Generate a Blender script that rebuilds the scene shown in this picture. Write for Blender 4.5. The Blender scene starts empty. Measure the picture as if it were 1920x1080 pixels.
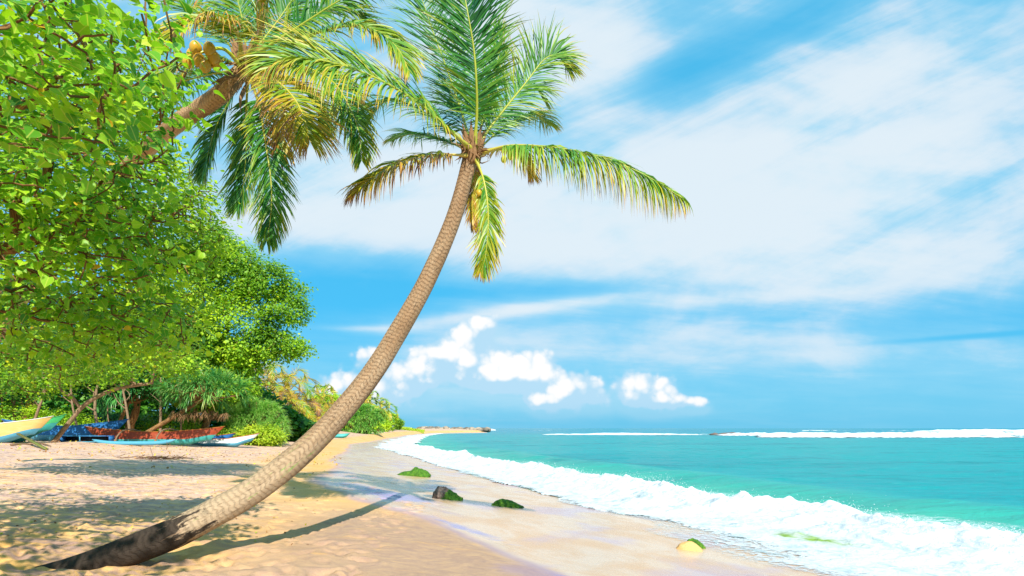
import bpy, math, random
import numpy as np
from mathutils import Vector
SC = bpy.context.scene
COL = SC.collection
F = 1066.667            # focal length in photo pixels (20 mm on 36 mm)
HZ = 803.0              # horizon row
EYE = 1.6
SEA = -0.9
rng = np.random.default_rng(7)

def at(px, py, y):
    """world point at distance y seen at a photo position"""
    return np.array([(px - 960.0) / F * y, y, EYE + (HZ - py) / F * y])

# ---------------------------------------------------------------- noise
def _h(ix, iy, iz, seed):
    n = (ix * 374761393 + iy * 668265263 + iz * 2147483647 + seed * 974634777) & 0xFFFFFFFF
    n = ((n ^ (n >> 13)) * 1274126177) & 0xFFFFFFFF
    n = ((n ^ (n >> 16)) * 2246822519) & 0xFFFFFFFF
    return ((n ^ (n >> 15)) & 0xFFFFFF) / float(0xFFFFFF)

def vn(x, y, z=None, seed=0):
    """smooth value noise, -1..1"""
    x = np.asarray(x, float); y = np.asarray(y, float)
    z = np.zeros_like(x) if z is None else np.asarray(z, float)
    ix = np.floor(x).astype(np.int64); iy = np.floor(y).astype(np.int64); iz = np.floor(z).astype(np.int64)
    fx = x - ix; fy = y - iy; fz = z - iz
    sx = fx*fx*(3-2*fx); sy = fy*fy*(3-2*fy); sz = fz*fz*(3-2*fz)
    r = 0
    for dx in (0, 1):
        for dy in (0, 1):
            for dz in (0, 1):
                w = (sx if dx else 1-sx) * (sy if dy else 1-sy) * (sz if dz else 1-sz)
                r = r + w * _h(ix+dx, iy+dy, iz+dz, seed)
    return r*2 - 1

def fbm(x, y, z=None, o=4, seed=0, g=.5):
    a = 1.0; s = 0; t = 0
    for i in range(o):
        k = 2.03**i
        s = s + a*vn(x*k, y*k, None if z is None else z*k, seed+i*17); t += a; a *= g
    return s/t

def smooth(a, b, x):
    t = np.clip((x-a)/(b-a), 0, 1); return t*t*(3-2*t)

# ---------------------------------------------------------------- object helpers
def tag(o, label=None, cat=None, group=None, kind=None):
    if label: o['label'] = label
    if cat: o['category'] = cat
    if group: o['group'] = group
    if kind: o['kind'] = kind
    return o

def empty(name, loc, label, cat, group=None):
    o = bpy.data.objects.new(name, None); COL.objects.link(o); o.location = loc
    o.empty_display_size = .3
    return tag(o, label, cat, group)

def mk(name, V, Fs, mats, parent=None, dat=None, smooth_=True, mi=None, origin=None, dat2=None):
    """one mesh object. Fs: list of (n,k) int arrays; mi: per list entry material index"""
    V = np.asarray(V, np.float32)
    if origin is not None: V = V - np.asarray(origin, np.float32)
    if parent is not None and origin is None:
        V = V - np.array(parent_world(parent), np.float32)
    me = bpy.data.meshes.new(name)
    me.vertices.add(len(V)); me.vertices.foreach_set('co', V.ravel())
    Fs = [np.asarray(f, np.int32) for f in Fs]
    nl = sum(f.size for f in Fs); npol = sum(len(f) for f in Fs)
    me.loops.add(nl); me.loops.foreach_set('vertex_index', np.concatenate([f.ravel() for f in Fs]))
    st = []; c = 0
    for f in Fs:
        st.append(c + np.arange(len(f))*f.shape[1]); c += f.size
    me.polygons.add(npol); me.polygons.foreach_set('loop_start', np.concatenate(st).astype(np.int32))
    if mi is not None:
        me.polygons.foreach_set('material_index', np.concatenate([np.full(len(f), m, np.int32) for f, m in zip(Fs, mi)]))
    if smooth_: me.polygons.foreach_set('use_smooth', np.ones(npol, bool))
    for d, nm in ((dat, 'dat'), (dat2, 'dat2')):
        if d is not None:
            a = me.attributes.new(nm, 'FLOAT_COLOR', 'POINT'); a.data.foreach_set('color', np.asarray(d, np.float32).ravel())
    for m in (mats if isinstance(mats, (list, tuple)) else [mats]): me.materials.append(m)
    me.update(calc_edges=True); me.validate()
    o = bpy.data.objects.new(name, me); COL.objects.link(o)
    if parent is not None: o.parent = parent
    elif origin is not None: o.location = origin
    return o

def parent_world(p):
    v = Vector((0, 0, 0)); q = p
    while q is not None:
        v += q.location; q = q.parent
    return tuple(v)

class MB:
    """collects pieces of one mesh"""
    def __init__(s): s.V = []; s.F = {}; s.n = 0; s.D = []
    def add(s, V, Fs, D=None, m=0):
        V = np.asarray(V, float)
        for f in Fs:
            f = np.asarray(f, np.int64)
            s.F.setdefault((f.shape[1], m), []).append(f + s.n)
        s.V.append(V); s.D.append(np.zeros((len(V), 4)) if D is None else np.asarray(D, float)); s.n += len(V)
    def build(s, name, mats, parent=None, **k):
        keys = list(s.F)
        return mk(name, np.concatenate(s.V), [np.concatenate(s.F[q]) for q in keys], mats, parent,
                  dat=np.concatenate(s.D), mi=[q[1] for q in keys], **k)

def nrm(v):
    v = np.asarray(v, float); return v / np.maximum(np.linalg.norm(v, axis=-1, keepdims=True), 1e-9)

def catmull(P, n):
    P = np.asarray(P, float)
    Q = np.vstack([2*P[0]-P[1], P, 2*P[-1]-P[-2]]); m = len(P)-1
    t = np.linspace(0, m, n); i = np.minimum(t.astype(int), m-1); f = (t-i)[:, None]
    a, b, c, d = Q[i], Q[i+1], Q[i+2], Q[i+3]
    return .5*((2*b)+(-a+c)*f+(2*a-5*b+4*c-d)*f*f+(-a+3*b-3*c+d)*f**3)

def frames(P):
    T = nrm(np.gradient(P, axis=0)); u = np.zeros_like(T)
    r = np.array([0, 0, 1.]) if abs(T[0][2]) < .9 else np.array([0, 1., 0])
    for i in range(len(P)):
        r = r - T[i]*np.dot(r, T[i]); r = r/np.linalg.norm(r); u[i] = r
    return T, u, np.cross(T, u)

def tube(P, R, k=8, cap=True, rand=0., mod=None):
    P = np.asarray(P, float); R = np.broadcast_to(np.asarray(R, float), (len(P),))
    T, u, w = frames(P); a = np.linspace(0, 2*math.pi, k, endpoint=False)
    L = np.concatenate([[0], np.cumsum(np.linalg.norm(np.diff(P, axis=0), axis=1))])
    rr = R[:, None] * np.ones((1, k))
    if mod is not None: rr = rr*mod(L[:, None]*np.ones((1, k)), a[None, :]*np.ones((len(P), 1)), R[:, None])
    V = P[:, None] + rr[..., None]*(np.cos(a)[None, :, None]*u[:, None] + np.sin(a)[None, :, None]*w[:, None])
    D = np.stack([np.broadcast_to(np.cos(a), rr.shape), np.broadcast_to(np.sin(a), rr.shape), np.broadcast_to(L[:, None], rr.shape), np.full(rr.shape, rand)], -1)
    i = np.arange(len(P)-1)[:, None]*k; j = np.arange(k)[None]; j2 = (j+1) % k
    Fq = np.stack([i+j, i+j2, i+k+j2, i+k+j], -1).reshape(-1, 4)
    V = V.reshape(-1, 3); D = D.reshape(-1, 4); Fs = [Fq]
    if cap:
        n = len(V); V = np.vstack([V, P[0], P[-1]]); D = np.vstack([D, [0, 0, 0, rand], [0, 0, L[-1], rand]])
        jj = np.arange(k); b = (len(P)-1)*k
        Fs += [np.stack([np.full(k, n), (jj+1) % k, jj], -1), np.stack([np.full(k, n+1), b+jj, b+(jj+1) % k], -1)]
    return V, Fs, D

def box(c, s, R=None):
    """box centre c, size s; slightly chamfered"""
    V = []
    for x in (-1, 1):
        for y in (-1, 1):
            for z in (-1, 1): V.append((x*s[0]/2, y*s[1]/2, z*s[2]/2))
    V = np.array(V)
    if R is not None: V = V @ np.asarray(R).T
    return V+np.asarray(c), [np.array([[0, 1, 3, 2], [4, 6, 7, 5], [0, 4, 5, 1], [2, 3, 7, 6], [0, 2, 6, 4], [1, 5, 7, 3]])]

def beam(a, b, w, h):
    a = np.asarray(a, float); b = np.asarray(b, float); d = b-a; L = np.linalg.norm(d); x = d/L
    y = np.cross([0, 0, 1.], x); y = y/max(np.linalg.norm(y), 1e-6); z = np.cross(x, y)
    return box((a+b)/2, (L, w, h), np.stack([x, y, z], 1))

# ---------------------------------------------------------------- shader helpers
class X:
    """socket with arithmetic"""
    nt = None
    def __init__(s, k): s.s = k
    @staticmethod
    def m(op, *a, clamp=False):
        n = X.nt.nodes.new('ShaderNodeMath'); n.operation = op; n.use_clamp = clamp
        for i, v in enumerate(a):
            if isinstance(v, X): X.nt.links.new(v.s, n.inputs[i])
            else: n.inputs[i].default_value = v
        return X(n.outputs[0])
    def __add__(s, o): return X.m('ADD', s, o)
    __radd__ = __add__
    def __sub__(s, o): return X.m('SUBTRACT', s, o)
    def __rsub__(s, o): return X.m('SUBTRACT', o, s)
    def __mul__(s, o): return X.m('MULTIPLY', s, o)
    __rmul__ = __mul__
    def __truediv__(s, o): return X.m('DIVIDE', s, o)
    def __neg__(s): return X.m('MULTIPLY', s, -1.0)
    def __pow__(s, o): return X.m('POWER', s, o)
def mx(a, b): return X.m('MAXIMUM', a, b)
def mn(a, b): return X.m('MINIMUM', a, b)
def sstep(a, b, x):
    n = X.nt.nodes.new('ShaderNodeMapRange'); n.interpolation_type = 'SMOOTHSTEP'
    X.nt.links.new(x.s, n.inputs[0]); n.inputs[1].default_value = a; n.inputs[2].default_value = b
    return X(n.outputs[0])
def link(v, inp):
    if isinstance(v, X): X.nt.links.new(v.s, inp)
    elif isinstance(v, (tuple, list)) and len(v) == 3 and inp.type == 'RGBA': inp.default_value = (*v, 1)
    else: inp.default_value = v
def comb(x, y, z):
    n = X.nt.nodes.new('ShaderNodeCombineXYZ')
    for i, v in enumerate((x, y, z)): link(v, n.inputs[i])
    return X(n.outputs[0])
def sep(v):
    n = X.nt.nodes.new('ShaderNodeSeparateXYZ'); link(v, n.inputs[0]); return [X(o) for o in n.outputs]
def noise(vec, scale=1., detail=4., rough=.55, dist=0., col=False):
    n = X.nt.nodes.new('ShaderNodeTexNoise'); link(vec, n.inputs['Vector'])
    n.inputs['Scale'].default_value = scale; n.inputs['Detail'].default_value = detail
    n.inputs['Roughness'].default_value = rough; n.inputs['Distortion'].default_value = dist
    return X(n.outputs['Color' if col else 'Fac'])
def voro(vec, scale=1., feat='F1', rnd=1.):
    n = X.nt.nodes.new('ShaderNodeTexVoronoi'); n.feature = feat; link(vec, n.inputs['Vector'])
    n.inputs['Scale'].default_value = scale; n.inputs['Randomness'].default_value = rnd
    return X(n.outputs['Distance'])
def mix(f, a, b, mode='MIX'):
    n = X.nt.nodes.new('ShaderNodeMix'); n.data_type = 'RGBA'; n.blend_type = mode
    link(f, n.inputs[0]); link(a, n.inputs[6]); link(b, n.inputs[7]); return X(n.outputs[2])
def ramp(f, stops, interp='LINEAR'):
    n = X.nt.nodes.new('ShaderNodeValToRGB'); r = n.color_ramp; r.interpolation = interp; link(f, n.inputs[0])
    while len(r.elements) > 1: r.elements.remove(r.elements[-1])
    for i, (p, c) in enumerate(stops):
        e = r.elements[0] if i == 0 else r.elements.new(p)
        e.position = p; e.color = (*c, 1)
    return X(n.outputs[0])
def attr(name='dat'):
    n = X.nt.nodes.new('ShaderNodeAttribute'); n.attribute_name = name
    v = sep(X(n.outputs['Color'])); return v + [X(n.outputs['Alpha']), X(n.outputs['Vector'])]
def coord(kind='Object'):
    n = X.nt.nodes.new('ShaderNodeTexCoord'); return X(n.outputs[kind])
def geo(k='Position'):
    n = X.nt.nodes.new('ShaderNodeNewGeometry'); return X(n.outputs[k])
def vmul(v, t):
    n = X.nt.nodes.new('ShaderNodeVectorMath'); n.operation = 'MULTIPLY'; link(v, n.inputs[0]); n.inputs[1].default_value = t
    return X(n.outputs[0])
def bump(h, dist=.02, strength=1., normal=None):
    n = X.nt.nodes.new('ShaderNodeBump'); link(h, n.inputs['Height']); n.inputs['Distance'].default_value = dist
    n.inputs['Strength'].default_value = strength
    if normal is not None: link(normal, n.inputs['Normal'])
    return X(n.outputs[0])
def newmat(name):
    m = bpy.data.materials.new(name); m.use_nodes = True; m.node_tree.nodes.clear(); X.nt = m.node_tree
    return m
def out(sh, disp=None):
    o = X.nt.nodes.new('ShaderNodeOutputMaterial'); X.nt.links.new(sh.s, o.inputs[0])
def bsdf(col, rough=.6, spec=.5, nor=None, **kw):
    n = X.nt.nodes.new('ShaderNodeBsdfPrincipled'); link(col, n.inputs['Base Color']); link(rough, n.inputs['Roughness'])
    link(spec, n.inputs['Specular IOR Level'])
    if nor is not None: link(nor, n.inputs['Normal'])
    for k, v in kw.items(): link(v, n.inputs[k.replace('_', ' ')])
    return X(n.outputs[0])
def mixsh(f, a, b):
    n = X.nt.nodes.new('ShaderNodeMixShader'); link(f, n.inputs[0]); X.nt.links.new(a.s, n.inputs[1]); X.nt.links.new(b.s, n.inputs[2])
    return X(n.outputs[0])
def translucent(col, nor=None):
    n = X.nt.nodes.new('ShaderNodeBsdfTranslucent'); link(col, n.inputs[0]); return X(n.outputs[0])
def transparent():
    n = X.nt.nodes.new('ShaderNodeBsdfTransparent'); return X(n.outputs[0])

# ---------------------------------------------------------------- camera, sun, sky
cd = bpy.data.cameras.new('camera'); cam = bpy.data.objects.new('camera', cd); COL.objects.link(cam)
cam.location = (0, 0, EYE); cam.rotation_euler = (math.pi/2, 0, 0)
cd.lens = 20; cd.sensor_width = 36; cd.shift_y = (HZ-540)/1920; cd.clip_end = 60000; cd.clip_start = .05
SC.camera = cam
SDIR = nrm(np.array([.38, -1.15, 1.0]))       # towards the sun
sl = bpy.data.lights.new('sun', 'SUN'); sl.energy = 4.6; sl.angle = math.radians(.55); sl.color = (1, .95, .86)
so = bpy.data.objects.new('sun', sl); COL.objects.link(so); so.location = (0, -20, 30)
so.rotation_euler = Vector(tuple(SDIR)).to_track_quat('Z', 'Y').to_euler()
SC.view_settings.view_transform = 'Standard'; SC.view_settings.look = 'None'; SC.view_settings.gamma = 1
SC.view_settings.exposure = .60
try:
    SC.cycles.max_bounces = 6; SC.cycles.diffuse_bounces = 3; SC.cycles.transparent_max_bounces = 12
    SC.cycles.transmission_bounces = 3; SC.cycles.glossy_bounces = 2
except Exception: pass

w = bpy.data.worlds.new('World'); SC.world = w; w.use_nodes = True; X.nt = w.node_tree; w.node_tree.nodes.clear()
sky = X.nt.nodes.new('ShaderNodeTexSky'); sky.sky_type = 'NISHITA'; sky.sun_disc = False
sky.sun_elevation = math.asin(SDIR[2]); sky.sun_rotation = math.atan2(SDIR[0], SDIR[1])
sky.air_density = 1.0; sky.dust_density = .3; sky.ozone_density = 3.0
d = sep(coord('Generated')); dy = mx(X.m('ABSOLUTE', d[1]), .08)
u = d[0]/dy                      # tangent of azimuth from +Y
e = d[2]/dy                      # tangent of elevation
px = u*F + 960.                  # degrees-like scale: 1 unit = 1/1067 rad near +Y
py = HZ - e*F
dz = mx(d[2], .0) + .12
cp = comb(d[0]/dz, d[1]/dz, 0.)  # cloud layer plane
base = mix(1.0, X(sky.outputs[0]), (0.30, 1.02, 1.42), 'MULTIPLY')
def blob(cx, cy, rx, ry, ang=0.):
    c, s = math.cos(math.radians(ang)), math.sin(math.radians(ang))
    a = (px-cx)*c + (py-cy)*s; b = (py-cy)*c - (px-cx)*s
    q = (a/rx)**2. + (b/ry)**2.
    return X.m('EXPONENT', -q)
X.__pow__ = lambda s, o: X.m('MULTIPLY', s, s) if o == 2. else X.m('POWER', s, o)
# high veil: streaks on the plane, thick and thin places by direction
n1 = noise(vmul(cp, (.55, .8, 1)), 1.6, 8., .6, .6)
n2 = noise(vmul(comb(px*.45+py*.9, py-px*.12, 0.), (.0010, .0045, 1)), 1.4, 8., .58, .5)
n5 = noise(comb(px*.0009, (py+px*.46)*.0062, 7.), 1.3, 9., .62, .35)
up = 1.-sstep(380., 620., py)
n4 = noise(vmul(comb(px, py*1.6, 3.), (.004, .004, 1)), 1., 7., .55, .3)
veil = (n1-.5)*.9 + (n2-.5)*(1.9-up*1.2) + (n5-.5)*up*1.5 + (n4-.5)*.9
thick = (.48 - sstep(430., 640., py)*.16
         + blob(1120, 400, 560, 120)*.5 + blob(620, 330, 260, 150)*.45 + blob(1560, 330, 500, 170, -12)*.55
         + blob(1000, 60, 240, 130)*.6 + blob(1700, 110, 330, 90, -22)*.30 + blob(1150, 180, 110, 120)*.3
         - blob(1235, 150, 130, 80, -40)*.32 - blob(1440, 70, 260, 50, -26)*.30 - blob(620, 560, 260, 75)*.6
         - blob(1420, 240, 160, 26, -30)*.15 - blob(930, 545, 420, 16)*.3 + blob(1650, 500, 400, 50)*.2
         + blob(980, 580, 260, 12, -8)*.42 + blob(1350, 560, 330, 16, -3)*.25 + blob(680, 615, 90, 6)*.30 + blob(1830, 630, 160, 5, -4)*-.5
         + blob(1300, 640, 700, 70)*.16 + blob(1750, 700, 400, 60)*.08)
vf = sstep(-.05, 1.15, thick + veil*.72)
# heaped clouds: sum of round heaps with a broken edge
nc = noise(comb(px*.001, py*.001, 0.), 20., 7., .62)
nb = voro(comb(px*.001+(nc*.025), py*.001+(nc*.02), 0.), 34., 'F1')
nb2 = voro(comb(px*.001, py*.001, 5.), 75., 'F1')
puffs = [(912,604,24,12),(890,622,34,20),(868,642,38,28),(840,668,46,28),(808,662,26,12),(880,668,40,26),(910,692,50,26),(965,690,42,26),(1010,690,36,26),(1020,725,26,30),
         (1070,740,34,24),(1098,718,20,18),(1115,745,22,16),(1040,750,30,14),(930,715,28,16),
         (1180,715,26,22),(1225,730,34,28),(1200,745,40,22),(1262,750,36,12),(1305,752,20,8),
         (770,705,26,22),(745,720,40,28),(800,715,22,10),(650,715,34,24),(690,668,24,15),(615,730,26,12),(700,740,60,16),
         (1010,752,24,12),(935,705,46,26),(985,708,40,24),(870,690,30,22),(1060,728,24,18),(790,690,34,18)]
def heaps(ox, oy):
    s = None
    for (cx, cy, rx, ry) in puffs:
        b = blob(cx+ox, cy+oy, rx*1.12, ry*1.12); s = b if s is None else s + b
    return s
hs = heaps(0, 0); hsh = heaps(6, 17)
edge = (nc-.5)*.9 - (nb-.35)*1.1 - (nb2-.3)*.4
cf = sstep(.16, .74, hs*1.45 + edge*mn(hs*2.6, 1.))
soft = sstep(.05, 1.2, hsh + blob(960, 740, 330, 44)*.75 + blob(720, 745, 150, 30)*.4 + blob(1240, 765, 150, 20)*.3 + (nc-.5)*.9)
lit = sstep(-.05, 1.05, hs*.30 - (nb-.3)*1.5 - (nb2-.3)*.6 + (nc-.5)*1.6 + (hs-hsh)*.7 + .26)
WH = 7.5
veilc = mix(sstep(.30, 1.05, vf + (n4-.5)*1.3 + (n2-.5)*.9 + (n5-.5)*.7), (WH*.44, WH*.80, WH*.99), (WH*.84, WH*.93, WH*.99))
cumc = mix(lit, (WH*.50, WH*.78, WH*.98), (WH*1.05, WH*1.05, WH*1.05))
lowb = mix(1.0, base, (.88, .92, .98), 'MULTIPLY')
hz = sstep(560., 790., py)
deep = mix(hz*.10+.86, base, mix(hz, (WH*.075, WH*.56, WH*.93), (WH*.19, WH*.64, WH*.92)))
c = mix(vf*.92, deep, veilc)
c = mix(soft*.6, c, (WH*.46, WH*.78, WH*.97))
c = mix(cf, c, cumc)
# soft grey-blue rain haze low over the sea
c = mix(blob(900, 800, 900, 30)*.45, c, (WH*.09, WH*.52, WH*.82))
bg = X.nt.nodes.new('ShaderNodeBackground'); link(c, bg.inputs[0]); bg.inputs[1].default_value = .085
wo = X.nt.nodes.new('ShaderNodeOutputWorld'); X.nt.links.new(bg.outputs[0], wo.inputs[0])
try: w.cycles.sampling_method = 'MANUAL'; w.cycles.sample_map_resolution = 512
except Exception: pass
# ---------------------------------------------------------------- land form
_wy = np.array([-200, -20, 0, 6, 9.6, 10.5, 12, 13, 14.7, 17, 22.8, 32, 44, 58, 72, 95, 121, 180, 230, 262, 285, 296, 310, 345, 380, 420, 460, 520, 700, 3000, 40000.])
_wx = np.array([60, 18, 11, 8.2, 6.4, 6.1, 5.7, 5.35, 4.7, 3.0, .85, -2.7, -6.4, -11.5, -17, -21.0, -25.2, -32.5, -35, -34, -29, -22, -13.5, -15, -30, -60, -120, -260, -600, -3200, -60000.])
def shore(y): return np.interp(y, _wy, _wx)
PITS = []
_r = np.random.default_rng(5)
for i in range(900):
    yy = 5.6 + 16*_r.random()**1.5; xx = -yy*.95 + (yy*.95-1.8)*_r.random()**1.25
    PITS.append((xx, yy, .07+.10*_r.random(), .05+.05*_r.random(), _r.random()*3.14, .018+.035*_r.random()))
for (pu, pv) in ((640, 985+50), (520, 988), (552, 1012), (468, 972), (450, 952), (245, 996), (640, 1038), (628, 1072), (350, 1000), (470, 958)):
    yy = F*EYE/(pv-HZ); PITS.append(((pu-960)/F*yy, yy, .13, .055, 2.6, .04))
def height(x, y, fine=True):
    x = np.asarray(x, float); y = np.asarray(y, float)
    sh = shore(y); d = sh - x
    k = np.interp(y, [0, 30, 60, 100, 150, 300], [1, 1, .75, .5, .35, .6])        # the far beach is wider
    d = d/np.where(d > 0, k, 1)
    d = d + .35*vn(x*.25, y*.12, seed=3)*smooth(0, 2, d)*(y < 60)
    z = np.interp(d, [-400, -60, -8, 0, 2.2, 5.2, 6.5, 7.5, 9.5, 13, 26, 90, 400], [-14, -4, -1.75, SEA, -.72, -.46, -.33, -.17, -.05, 0.02, .68, 1.0, 1.7])
    z = z + .45*smooth(60, 150, y)*smooth(5, 10, d)
    z = z + .03*fbm(x*.5, y*.35, seed=11)*smooth(3, 9, d)
    z = z + .012*fbm(x*.8, y*.5, seed=12, o=2)*smooth(1, 3, d)
    far = smooth(25, 60, y)
    z = z + .35*fbm(x*.05, y*.03, seed=13, o=3)*far*smooth(20, 50, d)
    if fine:
        rough = smooth(0, 5, -x + .10*(y-8) - 1.8 + 1.5*vn(x*.5, y*.5, seed=21))*smooth(9, 12, d)*(1-smooth(40, 90, y))
        z = z + rough*(.055*fbm(x*1.7, y*1.7, seed=31, o=4) + .022*fbm(x*6, y*5, seed=32, o=3))
        z = z + .006*fbm(x*2.2+y*1.2, y*2.6, seed=33, o=2)*smooth(6, 8, d)
    return z
def hollow(x, y):
    return 0
BASE = np.array([-4.62, 6.78])
ys = np.concatenate([[-60, -20, -6, 0, 3], np.arange(5, 15, .045), 15*1.0072**np.arange(0, 480), [500, 560, 700, 1000, 1800, 4000, 9000, 20000, 45000]])
ys = np.unique(np.round(ys, 4))
xs = np.concatenate([-np.array([40000, 12000, 4000, 1500, 700, 420, 300, 230, 180]), -np.geomspace(150, 13.6, 110), np.arange(-13.5, 9.0, .05), np.geomspace(9.1, 60, 30), [100, 200, 500, 1500, 6000, 40000]])
GX, GY = np.meshgrid(xs, ys)
Z = height(GX, GY)
# foot pits: dents with a low rim
ix0 = np.searchsorted(xs, -13.5); 
for (cx, cy, ra, rb, an, dp) in PITS:
    i0, i1 = np.searchsorted(xs, [cx-.5, cx+.5]); j0, j1 = np.searchsorted(ys, [cy-.5, cy+.5])
    if i1-i0 < 3 or j1-j0 < 3: continue
    X_, Y_ = GX[j0:j1, i0:i1]-cx, GY[j0:j1, i0:i1]-cy; c_, s_ = math.cos(an), math.sin(an)
    q = np.sqrt(((X_*c_+Y_*s_)/ra)**2 + ((Y_*c_-X_*s_)/rb)**2)
    Z[j0:j1, i0:i1] += -dp*np.exp(-q**3) + dp*.35*np.exp(-((q-1.5)/.4)**2)
# scour round the palm foot
rr_ = np.hypot((GX-BASE[0]-.25)/1.5, (GY-BASE[1])/.8)
Z += -.05*np.exp(-rr_**4) + .06*np.exp(-((rr_-1.25)/.28)**2)*(.7+.5*vn(GX*3, GY*3, seed=91))
Z0 = Z
ny, nx = Z.shape
D_ = shore(GY) - GX
kk = np.interp(GY, [0, 30, 60, 100, 150, 300], [1, 1, .75, .5, .35, .6]); DD = D_/np.where(D_ > 0, kk, 1)
wob = .9*fbm(GX*.35, GY*.22, seed=41) + .35*fbm(GX*1.2, GY*.7, seed=42)
_th = np.interp(GY, [6, 9.7, 13.5, 18, 28, 50, 90, 150], [7.0, 7.3, 8.9, 8.9, 7.6, 7.2, 4.2, 3.2])
wet = 1-smooth(-.5, .5, DD - _th + wob*.35)                       # film of water
# damp brown tongue of sand in front
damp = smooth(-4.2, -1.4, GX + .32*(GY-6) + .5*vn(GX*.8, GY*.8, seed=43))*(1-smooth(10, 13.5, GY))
dry = smooth(9.5, 13, DD+wob)
def grid_faces(ny, nx):
    i = np.arange(ny-1)[:, None]*nx; j = np.arange(nx-1)[None]
    return np.stack([i+j, i+j+1, i+nx+j+1, i+nx+j], -1).reshape(-1, 4)
dat = np.stack([wet, damp, dry, np.clip((DD+20)/60, 0, 1)], -1).reshape(-1, 4)

m = newmat('sand'); A = attr(); P = coord(); pp = sep(P)
wetn, dampn, dryn = A[0], A[1], A[2]
nA = noise(vmul(P, (1, 1, 0)), .55, 6., .6, .4); nB = noise(vmul(P, (1, 1.3, 0)), 3.2, 6., .65, 1.2); nG = noise(P, 190., 2., .7)
nS = noise(vmul(P, (.55, 1.6, 0)), 1.6, 7., .6, 1.6)
strk = noise(comb(pp[0]*.55+pp[1]*.75, pp[1]*.22-pp[0]*.9, 0.), .9, 7., .58, .4)
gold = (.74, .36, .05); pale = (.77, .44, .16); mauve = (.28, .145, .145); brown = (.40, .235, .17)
c = mix(sstep(.35, .68, nA), gold, pale)
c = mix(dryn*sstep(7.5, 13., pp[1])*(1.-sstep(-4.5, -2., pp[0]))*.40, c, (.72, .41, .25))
nS2 = noise(vmul(P, (.30, .8, 0)), 1.2, 8., .68, 2.0)
c = mix(sstep(.44, .56, nS*.5+nS2*.5)*(.15+.72*dryn), c, mauve)  # dark mauve sand patches, also painting a mauve shade tone into the dry sand
c = mix(dryn*sstep(.42, .56, nB)*sstep(8., 14., pp[1])*.5, c, (.80, .55, .47))
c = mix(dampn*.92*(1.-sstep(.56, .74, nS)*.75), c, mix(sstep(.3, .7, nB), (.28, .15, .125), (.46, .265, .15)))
wc = mix(sstep(.38, .66, strk), (.62, .35, .16), (.66, .47, .33))
wc = mix(sstep(.57, .72, strk)*.75, wc, (.62, .34, .14))
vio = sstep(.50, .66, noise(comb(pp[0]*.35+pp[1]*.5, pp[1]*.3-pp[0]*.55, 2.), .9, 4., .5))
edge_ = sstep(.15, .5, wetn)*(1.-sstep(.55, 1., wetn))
wc = mix(edge_*.55, wc, (.20, .17, .42))  # bluish sky reflection coloured in along the wet edge
wc = mix(vio*.40, wc, (.34, .25, .50))  # violet sky reflection painted into the wet sand colour
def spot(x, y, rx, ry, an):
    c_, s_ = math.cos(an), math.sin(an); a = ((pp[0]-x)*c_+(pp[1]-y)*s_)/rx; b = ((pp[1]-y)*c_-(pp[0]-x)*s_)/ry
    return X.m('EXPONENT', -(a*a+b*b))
sky_refl = sstep(.25, .75, spot(-3.3, 15.2, 2.6, .9, 2.2)*1.0 + spot(.55, 6.9, 1.1, .55, 2.4)*1.1 + spot(-.9, 10.6, 1.6, .3, 2.3)*.7 + (nS-.5)*1.3 - .05)  # blue-violet spots: sky reflection painted into the sand colour
wc = mix(sky_refl*.72, wc, (.20, .19, .50))
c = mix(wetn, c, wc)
c = mix(sky_refl*.45*(1.-wetn), c, (.24, .16, .34))  # the same painted reflection, tinting sand beyond the water film
grain = sstep(.3, .7, nG)
c = mix(.22*(1.-wetn*.7), c, mix(grain, (.16, .10, .09), (1., .85, .6)))
rough = mx(.92 - wetn*.70 + nB*.1, .2)
hh = (nG*.25 + noise(P, 38., 5., .7)*.7)*(1.-wetn*.93) + noise(P, 9., 4., .6)*.5*dryn
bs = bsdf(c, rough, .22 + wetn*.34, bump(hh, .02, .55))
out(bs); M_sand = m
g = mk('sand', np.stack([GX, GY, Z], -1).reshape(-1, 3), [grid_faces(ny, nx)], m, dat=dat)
g['kind'] = 'structure'
del rr_

def gz(x, y): return float(height(np.array([x]), np.array([y]))[0])
def hit(px, py, ylim=400):
    """point of the sand seen at a photo position"""
    yy = np.geomspace(3, ylim, 4000); p = (px-960)/F*yy; r = EYE+(HZ-py)/F*yy; hgt = height(p, yy, False)
    i = np.argmax(r < hgt); return np.array([p[i], yy[i], hgt[i]])

# ---------------------------------------------------------------- sea
wys = np.unique(np.round(np.concatenate([[-60, -10, 0, 4], np.arange(7, 20, .12), 20*1.009**np.arange(0, 420), [900, 1200, 1800, 3000, 6000, 14000, 45000]]), 3))
wxs = np.concatenate([-np.array([60000, 9000, 2500, 900, 400, 220, 130]), -np.geomspace(100, 12, 60), np.arange(-11.5, 30, .16), np.geomspace(30.2, 900, 240), [1300, 3000, 9000, 60000]])
WX, WY = np.meshgrid(wxs, wys); off = WX - shore(WY)
amp = smooth(1, 9, off)*(1-smooth(150, 600, WY))*(1-smooth(120, 500, np.abs(WX)))
q1 = vn(WX*.10+1.3*vn(WX*.05, WY*.05, seed=2), WY*.42-WX*.10, seed=51); q2 = fbm(WX*.45, WY*1.1, seed=52, o=3)
WZ = SEA + amp*(.11*(1-np.abs(q1))**2 + .07*q2 - .08)
swell = np.exp(-((off-11-1.5*vn(WX*.1, WY*.1, seed=6))/1.6)**2)*smooth(6, 20, WY)*(1-smooth(60, 150, WY))
WZ = WZ + .22*swell
m = newmat('sea_water'); A = attr(); P = coord(); pp = sep(P)
na = noise(vmul(P, (.10, .30, 0)), 1., 6., .6, .6); nb_ = noise(vmul(P, (.6, 1.9, 0)), 1., 5., .6, .4); nf = noise(vmul(P, (.012, .03, 0)), 1., 5., .55, .3)
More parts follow.
